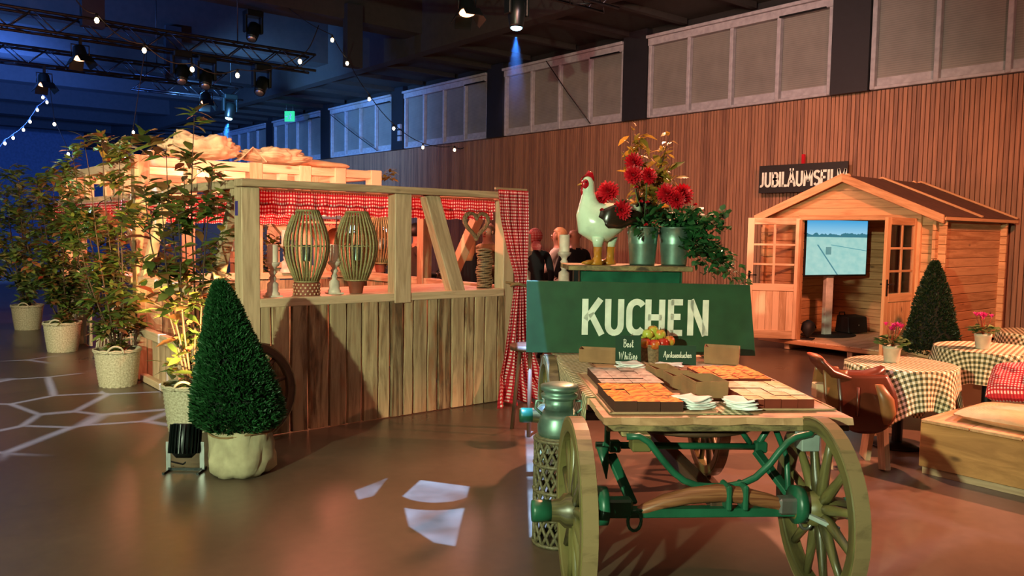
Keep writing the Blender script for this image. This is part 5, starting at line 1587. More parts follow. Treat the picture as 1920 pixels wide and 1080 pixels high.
def bucket(label, x, y, k=1.):
    t = cthing('zinc_bucket', label, 'bucket', x, y, BZ)
    fn = lambda r0, z, a: r0
    pr = [(0, .004), (.088, .004), (.09, 0), (.092, .012), (.103, .15), (.106, .165), (.104, .17), (.107, .185), (.105, .19), (.109, .21), (.112, .268), (.116, .272), (.113, .278), (.106, .272), (.098, .14)]
    MB().lathe([(r0 * k, z) for r0, z in pr], 32).build('sheet_body', 'zinc', t)
    for s_ in (-1, 1):
        MB().lathe([(0, 0), (.014, 0), (.014, .006), (0, .006)], 10, (s_ * .108 * k, 0, .235), Matrix.Rotation(s_ * PI / 2, 3, 'Y')).build('ear', 'zinc', t)
    MB().lathe([(0, .235), (.104 * k, .235)], 20).build('soil', 'soil', t)
bucket('zinc bucket holding the red dahlias, beside the rooster', .118, 2.30)
bucket('zinc bucket holding the trailing ivy, right of the other bucket', .352, 2.30)

def dahlia(label, p, r, face, base, bud=False):
    t = cthing('red_dahlia', label, 'flower', base[0], base[1], BZ + .235, 0, 'red dahlias in the zinc buckets')
    c = V((p[0] - base[0], p[1] - base[1], p[2] - BZ - .235))
    n = V(face).normalized()
    r_ = random.Random(int(p[0] * 999))
    MB().tube([(0, 0, 0), c * .5 + V((0, 0, .03)), c - n * .02], .004, 5).build('stem', 'stem_green', t)
    mb = MB()
    q = n.to_track_quat('Z', 'Y').to_matrix()
    for ring, (el, cnt, L) in enumerate(((.05, 15, 1.), (.3, 15, 1.), (.6, 13, .92), (.9, 11, .8), (1.2, 8, .62), (1.45, 5, .45), (-.35, 12, .95))):
        for k in range(cnt if not bud else max(4, cnt // 2)):
            a = 2 * PI * (k + .5 * (ring % 2)) / cnt + r_.uniform(-.1, .1)
            if bud: el = min(1.5, el + .5)
            d = q @ V((math.cos(a) * math.cos(el), math.sin(a) * math.cos(el), math.sin(el)))
            s_ = q @ V((-math.sin(a), math.cos(a), 0))
            u = d.cross(s_)
            l = r * L * r_.uniform(.92, 1.05); w_ = r * .17
            o = c
            mb.add([o + d * l * .25 - s_ * w_ * .5, o + d * l * .25 + s_ * w_ * .5, o + d * l * .65 + s_ * w_ + u * -.004, o + d * l + s_ * w_ * .15, o + d * l - s_ * w_ * .15, o + d * l * .65 - s_ * w_ + u * -.004, o + d * l * .6 - u * .006 * 0 - n * .004], [(0, 1, 2, 6), (0, 6, 5), (6, 2, 3), (6, 3, 4), (6, 4, 5)], None, True)
    mb.ball(c, r * .3, 8)
    mb.build('petals', 'dahlia_petal', t)
B1, B2 = (.118, 2.30), (.352, 2.30)
fc = (-.2, -1, .25)
for lab, p, r0, f, b in (
    ('red dahlia, topmost of the bunch', (.03, 2.27, 2.15), .072, (-.1, -1, .5), B1), ('red dahlia just below the topmost bloom', (.02, 2.22, 2.055), .075, (-.25, -1, .2), B1),
    ('red dahlia touching the one below the topmost on its right', (.128, 2.22, 2.05), .066, (.3, -1, .3), B1), ('red dahlia above the back of the rooster', (-.158, 2.22, 1.935), .082, (-.3, -1, .5), B1),
    ('red dahlia with its left rim behind the neck of the rooster', (-.205, 2.26, 1.89), .062, (-.8, -.6, .3), B1), ('lowest red dahlia, facing front over the wing of the rooster', (-.07, 2.16, 1.80), .077, (-.05, -1, .12), B1),
    ('red dahlia in the right hand pair, left one', (.265, 2.22, 1.925), .082, (-.2, -1, .5), B2), ('red dahlia in the right hand pair, right one', (.385, 2.24, 1.925), .085, (.35, -1, .4), B2), ('red dahlia low at the right end of the pair', (.335, 2.2, 1.885), .07, (.1, -1, -.1), B2)):
    dahlia(lab, p, r0, f, b)
for lab, p in (('small red dahlia bud over the rim of the left bucket', (.09, 2.13, 1.70)), ('small red dahlia bud in front of the rooster breast', (-.225, 2.14, 1.80)), ('small red dahlia bud below the three top blooms', (.03, 2.2, 1.965)), ('small red dahlia bud among the leaves, centre', (.06, 2.18, 1.865)), ('small red dahlia bud in the leaf centre, right of its twin', (.105, 2.17, 1.86)), ('small red dahlia bud beyond the right hand pair', (.46, 2.2, 1.85))):
    dahlia(lab, p, .026, (0, -1, .2), B1 if p[0] < .3 else B2, True)

def greens(name, label, base, tips, n, nobj, m, ks, seed, ls, spread, cat='foliage plant'):
    t = cthing(name, label, cat, base[0], base[1], BZ + .235)
    r_ = random.Random(seed); mb = MB(); no = 0
    for tip in tips:
        e = V((tip[0] - base[0], tip[1] - base[1], tip[2] - BZ - .235))
        mid = e * .45 + V((0, 0, .08 + .05 * r_.random()))
        pts = []
        for i in range(9):
            u = i / 8
            pts.append(V((0, 0, 0)) * (1 - u) ** 2 + mid * 2 * u * (1 - u) + e * u * u)
        MB().tube(pts, [.004 - .0003 * i for i in range(9)], 4).build('stem', 'stem_green' if m != 'gold_leaf' else 'stem_brown', t)
        for k in range(n):
            u = .12 + .88 * r_.random()
            i = min(7, int(u * 8)); p = pts[i].lerp(pts[i + 1], u * 8 - i)
            p = p + V((r_.uniform(-1, 1), r_.uniform(-1, 1), r_.uniform(-1, 1))) * spread
            d = V((r_.uniform(-1, 1), r_.uniform(-1, .6), r_.uniform(-.6, .9)))
            M = frame(d, r_.uniform(-.8, .8)); k_ = r_.choice(ks); s_ = ls * r_.uniform(.7, 1.25)
            if no < nobj:
                inst('leaf', leaf_obj(k_, m), t, p, M.to_euler(), s_); no += 1
            else: put_leaf(mb, k_, p, M, s_)
    if mb.f: mb.build('foliage', m, t, kind='stuff')
r_ = random.Random(77)
ivt = [(.352 + .30 * math.sin(a) * .9 + .12, 2.26 - .12 * math.cos(a), 1.70 + .1 * r_.random()) for a in [k * .5 for k in range(10)]]
ivt += [(.55 + .05 * k, 2.12 + .02 * k, 1.62 - .06 * k) for k in range(7)] + [(.58, 2.06, 1.34), (.68, 2.06, 1.37), (.80, 2.1, 1.33), (.86, 2.16, 1.31), (.52, 2.05, 1.36), (.46, 2.06, 1.42), (.74, 2.05, 1.45), (.6, 2.1, 1.72), (.68, 2.16, 1.66)]
greens('trailing_ivy', 'dark green ivy spilling from the right zinc bucket over the bench end', B2, ivt, 32, 150, 'ivy_leaf', ('ivy',), 5, 1., .04, 'ivy')
greens('dahlia_greenery', 'broad dark leaves filling the left zinc bucket below the dahlias', B1, [(.118 + .2 * math.cos(a), 2.26 - .1 * abs(math.sin(a)), 1.78 + .12 * math.sin(a * 2.3)) for a in [k * .62 for k in range(10)]] + [(.05, 2.16, 1.64), (.14, 2.14, 1.63), (.2, 2.15, 1.66), (.24, 2.16, 1.74)], 9, 60, 'ivy_leaf', ('wide', 'small'), 6, .75, .035)
greens('golden_branch', 'tall golden leaved branches rising above the dahlias', (.16, 2.36), [(.04, 2.40, 2.40), (.0, 2.37, 2.33), (.08, 2.36, 2.37), (.30, 2.38, 2.30), (.34, 2.37, 2.16), (.10, 2.40, 2.30), (.33, 2.42, 2.38), (.27, 2.4, 2.2), (.36, 2.36, 2.08), (-.03, 2.38, 2.24), (.24, 2.38, 2.06)], 34, 170, 'gold_leaf', ('small', 'big', 'small'), 8, 1., .03, 'branches')

# between the wheels: willow stand with a milk can
t = cthing('willow_stand', 'dark willow lattice cylinder standing between the left cart wheels', 'basket', -.69, .64, 0)
mb = MB()
for s_ in (-1, 1):
    for k in range(16):
        a0 = 2 * PI * k / 16
        mb.tube([(.122 * math.cos(a0 + s_ * 2.2 * f), .122 * math.sin(a0 + s_ * 2.2 * f), .01 + .55 * f) for f in [i / 14 for i in range(15)]], .009, 5)
for z in (.01, .15, .29, .43, .56):
    mb.tube([(.124 * math.cos(a), .124 * math.sin(a), z) for a in [2 * PI * i / 24 for i in range(24)]], .011, 5, closed=True)
mb.build('willow_lattice', 'willow_dark', t, kind='stuff')
MB().lathe([(0, .566), (.122, .566), (.125, .575), (0, .577)], 24).build('top_disc', 'willow_dark', t)
t = cthing('milk_can', 'old green and grey milk can standing on the willow lattice cylinder', 'milk can', -.69, .64, .578)
MB().lathe([(0, 0), (.105, 0), (.11, .02), (.11, .05), (.10, .09), (.078, .14), (.075, .122), (.075, .19)], 26).build('body', 'zinc', t)
MB().lathe([(.075, .19), (.095, .20), (.098, .215), (.082, .22), (.082, .236), (.099, .24), (.1, .262), (.06, .274), (0, .276)], 26).build('lid', 'zinc', t)
for s_ in (-1, 1): MB().tube([(s_ * .09, 0, .11), (s_ * .125, 0, .14), (s_ * .12, 0, .18), (s_ * .085, 0, .18)], .008, 6).build('handle', 'zinc', t)
t = cthing('wooden_stool', 'low reddish wooden stool behind the left rear wheel of the cart', 'stool', -.62, 3.0, 0)
MB().lathe([(0, .68), (.17, .68), (.175, .70), (.17, .72), (0, .722)], 20).build('seat', 'dark_timber', t)
for k in range(3):
    a = 2 * PI * k / 3 + .4
    MB().tube([(.1 * math.cos(a), .1 * math.sin(a), .69), (.17 * math.cos(a), .17 * math.sin(a), 0)], .018, 7).build('leg', 'dark_timber', t)
t = cthing('sauce_bottle', 'small pinkish bottle on the serving table left of the rooster bench', 'bottle', 0, 0, 0)
t.location = (5.73, 5.86, 1.10)
MB().lathe([(0, 0), (.03, 0), (.032, .1), (.012, .14), (.012, .17), (0, .17)], 14).build('body', 'bottle_pink', t)
MB().lathe([(.0135, .155), (.0135, .178), (0, .178)], 12).build('cap', 'cloth_black', t)
# ------------------------------------------------------------------ wooden hut with the film screen
hx, ht = 10.45, 1.90
hut = thing('garden_hut', 'small pine log hut with open double doors and gabled roof by the slatted wall', 'hut', (hx, 5.70, 0))
HO = V((hx, 5.70, 0))
def hb(name, a, b, w_, h_, m='pine_hut', up=(0, 0, 1), bev=.006):
    return MB().beam(V(a) - HO, V(b) - HO, w_, h_, up).build(name, m, hut, bevel=bev)
LH = .116
for i in range(15):
    z = .16 + LH * (i + .5)
    hb('log', (hx, 4.39, z), (hx, 4.74, z), .042, LH - .004)
    hb('log', (hx, 6.32, z), (hx, 7.0, z), .042, LH - .004)
    hb('log', (10.34, 4.5, z - LH * .5 if i else z), (12.46, 4.5, z - LH * .5 if i else z), .042, LH - .004)
    hb('log', (10.34, 6.9, z), (12.46, 6.9, z), .042, LH - .004)
    hb('log', (12.36, 4.4, z), (12.36, 7.0, z), .042, LH - .004)
gr = (2.44 - 1.905) / 1.285
for i in range(5):
    z0 = 1.90 + LH * i; z1 = z0 + LH - .004
    w0 = max(.02, (2.40 - z0) / gr); w1 = max(.01, (2.40 - z1) / gr)
    for X_ in (hx, 12.36):
        mb = MB(); vs = []
        for dx in (-.021, .021):
            vs += [(dx, -w0, z0), (dx, w0, z0), (dx, w1, z1), (dx, -w1, z1)]
        F = [(0, 3, 2, 1), (4, 5, 6, 7), (0, 1, 5, 4), (2, 3, 7, 6), (1, 2, 6, 5), (0, 4, 7, 3)]
        mb.add(vs, F, [[(vs[k][2] + .1, vs[k][1]) for k in f] for f in F]).build('gable_log', 'pine_hut', hut, loc=(X_ - hx, 0, 0))
hb('lintel', (hx - .03, 4.68, 1.885), (hx - .03, 6.38, 1.885), .05, .07)
hb('door_post', (hx - .03, 4.71, .16), (hx - .03, 4.71, 1.86), .07, .06, up=(0, 1, 0))
hb('door_post', (hx - .03, 6.35, .16), (hx - .03, 6.35, 1.86), .07, .06, up=(0, 1, 0))
for i in range(14):
    y = 4.6 + i * .172
    hb('floor_board', (10.40, y, .148), (12.34, y, .148), .168, .022, 'pine_pale')
hb('platform_beam', (10.40, 4.42, .115), (10.40, 6.95, .115), .05, .05)
hb('platform_beam', (12.3, 4.42, .1), (12.3, 6.95, .1), .06, .08)
for y in (4.6, 5.55, 6.5):
    hb('support_block', (10.42, y, .055), (12.3, y, .055), .08, .10, 'pine')
# roof
for s_ in (-1, 1):
    ey, ez = s_ * 1.33, 1.885
    n = 12
    for i in range(n):
        xa = 10.33 + (12.62 - 10.33) * i / n; xb = 10.33 + (12.62 - 10.33) * (i + 1) / n - .004
        xm = (xa + xb) / 2 - hx
        MB().beam((xm, 0, 2.432), (xm, ey, ez), .018, xb - xa, (1, 0, 0)).build('roof_board', 'pine_hut', hut)
    mb = MB(); vs = [(-.13, 0, 2.448), (2.18, 0, 2.448), (2.18, ey * 1.01, ez + .012), (-.13, ey * 1.01, ez + .012)]
    vs += [(a, b, c + .006) for a, b, c in vs]
    mb.add(vs, [(0, 1, 2, 3), (7, 6, 5, 4), (0, 4, 5, 1), (1, 5, 6, 2), (2, 6, 7, 3), (3, 7, 4, 0)]).build('roof_felt', 'roof_felt', hut)
    for X_ in (.95, 2.14):
        MB().beam((X_, 0, 2.472), (X_, ey * 1.01, ez + .03), .025, .05, (1, 0, 0)).build('roof_batten', 'pine_hut', hut, bevel=.003)
    mb = MB(); vs = []
    for dx in (-.165, -.138):
        vs += [(dx, 0, 2.36), (dx, ey * 1.0, ez - .075), (dx, ey * 1.0, ez + .03), (dx, 0, 2.47)]
    F = [(0, 1, 2, 3), (7, 6, 5, 4), (0, 4, 5, 1), (2, 6, 7, 3), (1, 5, 6, 2)]
    mb.add(vs, F, [[(vs[k][2] + .3 * abs(vs[k][1]), vs[k][1]) for k in f] for f in F]).build('gable_board', 'pine_hut', hut)
    hb('eave_strip', (10.33, 5.70 + ey, ez - .01), (12.62, 5.70 + ey, ez - .01), .02, .05)
def leaf_door(loc, rz, hand):
    d = bpy.data.objects.new('door_leaf', None); COL.objects.link(d); d.parent = hut
    d.location = V(loc) - HO; d.rotation_euler = (0, 0, rz)
    W_, H_ = .74, 1.71
    m = 'pine_pale' if hand else 'pine_hut'
    def q(name, c, s_, mm=m): return MB().box(c, s_).build(name, mm, d, bevel=.003)
    q('stile', (.045, 0, H_ / 2), (.09, .04, H_)); q('stile', (W_ - .045, 0, H_ / 2), (.09, .04, H_))
    q('rail', (W_ / 2, 0, H_ - .045), (W_ - .18, .04, .09)); q('rail', (W_ / 2, 0, .73), (W_ - .18, .04, .10)); q('rail', (W_ / 2, 0, .06), (W_ - .18, .04, .12))
    q('muntin', (W_ / 2, 0, 1.2), (.035, .03, .84))
    for z in (1.055, 1.335): q('muntin', (W_ / 2, 0, z), (W_ - .18, .028, .028))
    for i in range(2):
        for j in range(3):
            MB().box((.09 + .14 + i * .28 , 0, .92 + j * .28), (.262, .004, .262)).build('pane', 'clear_glass', d)
    for i in range(6):
        q('panel_board', (.09 + .0467 + i * .0933, 0, .40), (.0915, .018, .57))
    hxx = W_ - .04
    for s_ in (-1, 1):
        MB().box((hxx, s_ * .024, .86), (.03, .008, .2)).build('lock_plate', 'black_metal', d)
        MB().tube([(hxx, s_ * .02, .9), (hxx, s_ * .06, .9), (hxx - .1, s_ * .06, .9)], .008, 6).build('lever_handle', 'black_metal', d)
    return d
leaf_door((10.43, 6.33, .165), math.atan2(.56, -.44), True)
leaf_door((10.42, 4.74, .165), math.atan2(.03, -.74), False)

tv = thing('television', 'large flat screen showing a pale green field film inside the hut', 'screen', (11.33, 6.30, 1.467), math.radians(-14))
MB().box((0, .03, 0), (1.26, .05, .85)).build('casing', 'speaker_black', tv, bevel=.006)
MB().grid(lambda u, v: (-.605 + 1.21 * u, .002, -.40 + .80 * v), 1, 1, smooth=False).build('picture', 'film_picture', tv)
ts = thing('television_stand', 'tall grey metal column stand holding the screen on a black base', 'stand', (11.30, 6.40, .16), math.radians(-14))
MB().box((0, 0, .5), (.14, .07, 1.0)).build('column', 'porcelain', ts, bevel=.005)
MB().box((0, -.01, 1.28), (.3, .03, .6)).build('mount_plate', 'black_metal', ts)
MB().box((0, 0, 1.1), (.1, .05, .25)).build('mount_neck', 'black_metal', ts)
MB().lathe([(0, 0), (.48, 0), (.48, .008), (.46, .014), (0, .014)], 24, (0.02, -.02, 0), fn=lambda r, z, a: r * (1 - .3 * abs(math.sin(a)))).build('base_plate', 'rubber_mat', ts)
sp_ = thing('loudspeaker', 'black wedge loudspeaker lying right of the screen stand', 'loudspeaker', (11.86, 6.30, .176), math.radians(-14))
mb = MB(); vs = [(-.2, -.13, 0), (.2, -.13, 0), (.2, .15, 0), (-.2, .15, 0), (-.2, -.1, .24), (.2, -.1, .24), (.2, .12, .26), (-.2, .12, .26)]
mb.add(vs, [(3, 2, 1, 0), (4, 5, 6, 7), (0, 1, 5, 4), (1, 2, 6, 5), (2, 3, 7, 6), (3, 0, 4, 7)]).build('cabinet', 'speaker_black', sp_, bevel=.012)
MB().grid(lambda u, v: (-.18 + .36 * u, -.136 + .03 * v, .015 + .21 * v), 1, 1).build('grille', 'rubber_mat', sp_)
MB().ball((0, -.13, .12), (.012, .004, .012), 8).build('badge', 'steel', sp_)
MB().tube([(-.18, .1, .2), (-.16, .1, .3), (-.06, .1, .3), (-.05, .1, .25)], .01, 6).build('handle', 'rubber_mat', sp_)
s2 = thing('loudspeaker', 'black loudspeaker standing behind the left door leaf of the hut', 'loudspeaker', (10.62, 6.18, .16), math.radians(200))
MB().loft([((0, -.1, .01), (.07, 0, 0), (0, .0, .001)), ((0, -.1, .14), (.12, 0, 0), (0, .1, 0)), ((0, -.1, .24), (.08, 0, 0), (0, .08, 0)), ((0, -.1, .28), (.02, 0, 0), (0, .02, 0))], 16).build('cabinet', 'speaker_black', s2)
MB().box((0, -.1, .01), (.2, .16, .02)).build('foot', 'rubber_mat', s2)
t = thing('audio_cable', 'black cable looping beside the screen stand', 'cable', (11.1, 6.45, .17))
MB().tube([(.02, 0, .012), (-.1, .1, .012), (-.25, .05, .12), (-.22, .0, .2), (-.08, 0, .19), (.0, .0, .1)], .01, 6).build('cord', 'cable_black', t)

# film sign on its red post
t = thing('film_sign', 'black board lettered JUBILÄUMSFILM on a red post above the hut', 'sign', (12.62, 7.72, 2.61), math.radians(-90))
MB().box((0, 0, 0), (1.66, .02, .48)).build('board', 'sign_black', t, bevel=.003)
lt = MB(); L = text_len('JUBILÄUMSFILM', CAPS, .26, .05, .98)
write(lt, 'JUBILÄUMSFILM', CAPS, .26, -L / 2 + .01, -.14, .040, .05, .98, -.010, -.0125)
lt.build('lettering', 'chalk_white', t)
MB().box((0, .04, -1.1), (.05, .04, 3.0)).build('post', 'comb_red', t)
MB().box((0, .04, -2.60), (.4, .2, .02)).build('foot_plate', 'black_metal', t)

# bistro tables with plaid cloths
def bistro(label, lab2, p, seed, r=.39, h=.68, a=.70):
    t = thing('bistro_table', label, 'table', p, seed * .3, 'round bistro tables')
    MB().lathe([(0, h - .03), (r - .01, h - .03), (r - .004, h - .015), (r - .01, h - .003), (0, h - .003)], 32).build('top', 'pine', t)
    MB().lathe([(.04, .03), (.04, h - .03)], 14).build('column', 'black_metal', t)
    MB().lathe([(0, 0), (.22, 0), (.22, .012), (.05, .03), (0, .03)], 24).build('base_plate', 'black_metal', t)
    c = thing('plaid_tablecloth', lab2, 'tablecloth', (p[0], p[1], p[2] + h), seed * .9)
    R_ = random.Random(seed); ph = R_.random() * 6
    rc = .72
    def fn(u, v):
        th = 2 * PI * u
        if v < .45:
            q = v / .45
            return (r * q * math.cos(th), r * q * math.sin(th), .004)
        s_ = (v - .45) / .55
        ed = a / max(abs(math.cos(th)), abs(math.sin(th)))
        ed = min(ed, a * 1.32)
        drop = (ed - r) * s_
        f = math.sin(th * 9 + ph + .6 * math.sin(th * 3)) * .6 + math.sin(th * 14 + ph * 2) * .4
        rr = r + .012 + s_ * (.035 + .048 * f * min(1, s_ * 1.6))
        k = min(1, s_ * 12)
        return (rr * math.cos(th), rr * math.sin(th), .004 - drop * (.97 if s_ > .08 else s_ / .08 * .97))
    def uvf(u, v):
        th = 2 * PI * u
        if v < .45: q = v / .45 * r
        else: q = r + (min(a / max(abs(math.cos(th)), abs(math.sin(th))), a * 1.32) - r) * (v - .45) / .55
        return (q * math.cos(th), q * math.sin(th))
    MB().grid(fn, 168, 34, uvf=uvf).build('cloth', 'plaid_cloth', c)
bistro('round bistro table nearest the farm cart, with cyclamen on its plaid cloth', 'green and cream plaid tablecloth on the table nearest the cart', (6.41, 2.99, 0), 1, .40, .65)
bistro('round bistro table second from the cart, in front of the hut', 'plaid tablecloth on the second table, in front of the hut', (7.78, 2.86, 0), 2, .43)
bistro('round bistro table farthest right, cut off by the edge of the picture', 'plaid tablecloth on the farthest table at the right edge', (9.55, 3.02, 0), 4, .40)

def cyclamen(lab, lab2, p, seed):
    t = thing('flower_pot', lab2, 'flower pot', p)
    MB().lathe([(0, 0), (.052, 0), (.056, .01), (.066, .105), (.07, .108), (.07, .132), (.062, .132), (.058, .11), (0, .108)], 24).build('pot', 'pot_cream', t)
    MB().lathe([(0, .112), (.06, .112)], 16).build('soil', 'soil', t)
    c = thing('cyclamen', lab, 'flowers', (p[0], p[1], p[2] + .112))
    r_ = random.Random(seed)
    mb = MB(); no = 0
    for k in range(70):
        a = r_.random() * 2 * PI; q = r_.uniform(.02, .10)
        P_ = V((q * math.cos(a), q * math.sin(a), .05 + .05 * r_.random() - q * .35))
        M = frame(V((math.cos(a), math.sin(a), .1 + .4 * r_.random())), r_.uniform(-.5, .5))
        if no < 45: inst('leaf', leaf_obj('ivy', 'cyclamen_leaf'), c, P_, M.to_euler(), r_.uniform(.8, 1.2)); no += 1
        else: put_leaf(mb, 'ivy', P_, M, 1.)
    mb.build('foliage', 'cyclamen_leaf', c, kind='stuff')
    st_ = MB()
    for k in range(13):
        a = r_.random() * 2 * PI; q = r_.uniform(.0, .075)
        tip = V((q * math.cos(a), q * math.sin(a), .13 + .05 * r_.random()))
        st_.tube([(0, 0, 0), tip * .6, tip], .002, 4)
        pm = MB()
        for j in range(5):
            b = 2 * PI * j / 5 + r_.random()
            put_leaf(pm, 'small', V((0, 0, 0)), frame(V((math.cos(b) * .55, math.sin(b) * .55, 1)), 0), .62)
        pm.build('bloom', 'cyclamen_petal', c, loc=tip)
    st_.build('flower_stems', 'red_shoot', c)
cyclamen('pink cyclamen in the cream pot on the nearest bistro table', 'cream pot on the nearest bistro table', (6.38, 3.05, .655), 1)
cyclamen('pink cyclamen in the cream pot on the second bistro table', 'cream pot on the second bistro table', (7.63, 2.86, .685), 2)

# box bench with cushions
bn = thing('box_bench', 'long pine box bench with cushions in front of the bistro tables', 'bench', (5.75, 2.53, 0))
MB().box((.03, -.95, .205), (.03, 1.9, .31)).build('front_board', 'bench_wood', bn, bevel=.004)
MB().box((.42, -.015, .205), (.78, .03, .31)).build('end_board', 'bench_wood', bn, bevel=.004)
MB().box((.045, -.95, .026), (.03, 1.86, .05)).build('plinth', 'pine', bn)
MB().box((.42, -.05, .026), (.74, .03, .05)).build('plinth', 'pine', bn)
MB().box((.8, -.95, .19), (.03, 1.9, .36)).build('back_board', 'pine', bn)
for i in range(6):
    MB().box((.42, -.16 - i * .318, .372), (.82, .312, .022)).build('top_board', 'pine_hut', bn, bevel=.003)
def pad(name, label, loc, d, rz, m, seed, puff=.5, tilt=(0, 0)):
    t = thing(name, label, 'cushion', loc, rz)
    t.rotation_euler = (tilt[0], tilt[1], rz)
    def side(sg):
        def fn(u, v):
            x, y = 2 * u - 1, 2 * v - 1
            e = (1 - x ** 4) * (1 - y ** 4)
            k = e ** .45
            nn = noise.noise(V((x * 2.2 + seed, y * 2.2, sg))) * .22 + noise.noise(V((x * 5, y * 5 + seed, sg))) * .08
            return (x * d[0] / 2 * (1 - .05 * y * y), y * d[1] / 2 * (1 - .05 * x * x), sg * d[2] / 2 * k * (1 + nn))
        return fn
    mb = MB()
    mb.grid(side(1), 26, 26, uvf=lambda u, v: (u * d[0], v * d[1]))
    mb.grid(side(-1), 26, 26, uvf=lambda u, v: (u * d[0], v * d[1]))
    mb.build('cover', m, t)
    hem = MB().tube([(d[0] / 2 * .985 * (1 if a == 0 else 1) * c[0], d[1] / 2 * .985 * c[1], 0) for a, c in enumerate([(-.94, -.95), (0, -1), (.94, -.95), (1, 0), (.94, .95), (0, 1), (-.94, .95), (-1, 0)])], .005, 5, closed=True).build('seam', m, t)
    return t
pad('seat_cushion', 'large linen seat cushion lying along the box bench', (6.22, 1.55, .430), (.72, 1.72, .115), 0, 'linen', 3)
pad('seat_cushion', 'second linen cushion leaning on the back of the box bench', (6.60, 1.35, .57), (.16, 1.1, .22), 0, 'linen', 7)
pad('throw_pillow', 'red gingham pillow lying at the right end of the bench', (6.62, 2.22, .60), (.40, .40, .16), .2, 'cushion_gingham', 5, tilt=(-.15, -.5))

# saddle on its trestle
sd = thing('saddle_stand', 'pine trestle carrying the leather saddle beside the nearest bistro table', 'stand', (5.55, 2.94, 0), math.radians(-39))
MB().beam((-.26, 0, .54), (.26, 0, .54), .10, .10).build('top_bar', 'pine', sd, bevel=.005)
for x in (-.20, .20):
    for y in (-.16, .16):
        MB().beam((x, y * .3, .52), (x, y, .01), .11, .035, (1, 0, 0)).build('leg', 'pine', sd)
sa = thing('riding_saddle', 'worn brown leather riding saddle on the trestle', 'saddle', (5.55, 2.94, .595), math.radians(-39))
MB().loft([((-.27, 0, .19), (0, .10, 0), (.02, 0, .015)), ((-.25, 0, .165), (0, .125, 0), (.02, 0, .03)), ((-.17, 0, .085), (0, .13, 0), (.012, 0, .045)), ((-.05, 0, .045), (0, .115, 0), (0, 0, .04)), ((.08, 0, .045), (0, .09, 0), (0, 0, .04)), ((.17, 0, .07), (0, .07, 0), (-.01, 0, .04)), ((.225, 0, .10), (0, .045, 0), (-.01, 0, .03)), ((.24, 0, .11), (0, .01, 0), (0, 0, .01))], 18).build('seat', 'leather', sa)
MB().loft([((-.285, 0, .20), (0, .095, 0), (.01, 0, .012)), ((-.25, 0, .19), (0, .115, 0), (.012, 0, .012)), ((-.19, 0, .125), (0, .10, 0), (.008, 0, .012)), ((-.13, 0, .094), (0, .05, 0), (.002, 0, .008))], 14).build('cantle_pad', 'seat_orange', sa)
for s_ in (-1, 1):
    MB().grid(lambda u, v: (-.14 + .36 * u + .05 * math.sin(v * 2.5) * u, s_ * (.085 + .075 * math.sin(min(1, v * 1.3) * 1.5) + .012 * math.sin(u * 3)), .075 - .40 * v * (1 - .25 * (abs(u - .5) * 2) ** 3)), 14, 14).build('flap', 'leather', sa, solid=.012)
    MB().grid(lambda u, v: (-.23 + .17 * u, s_ * (.075 + .05 * math.sin(v * 1.5)), .10 - .27 * v * (1 - .3 * (abs(u - .5) * 2) ** 3)), 8, 8).build('rear_panel', 'leather_light', sa, solid=.02)
    MB().loft([((.13, s_ * .165, .02), (.03, 0, 0), (0, .02, 0)), ((.18, s_ * .18, -.08), (.055, 0, 0), (0, .03, 0)), ((.20, s_ * .18, -.18), (.055, 0, 0), (0, .028, 0)), ((.19, s_ * .17, -.26), (.02, 0, 0), (0, .012, 0))], 12).build('knee_roll', 'leather_light', sa)
    MB().tube([(-.02, s_ * .175, .0), (-.02, s_ * .19, -.2)], .010, 5).build('stirrup_strap', 'leather', sa)

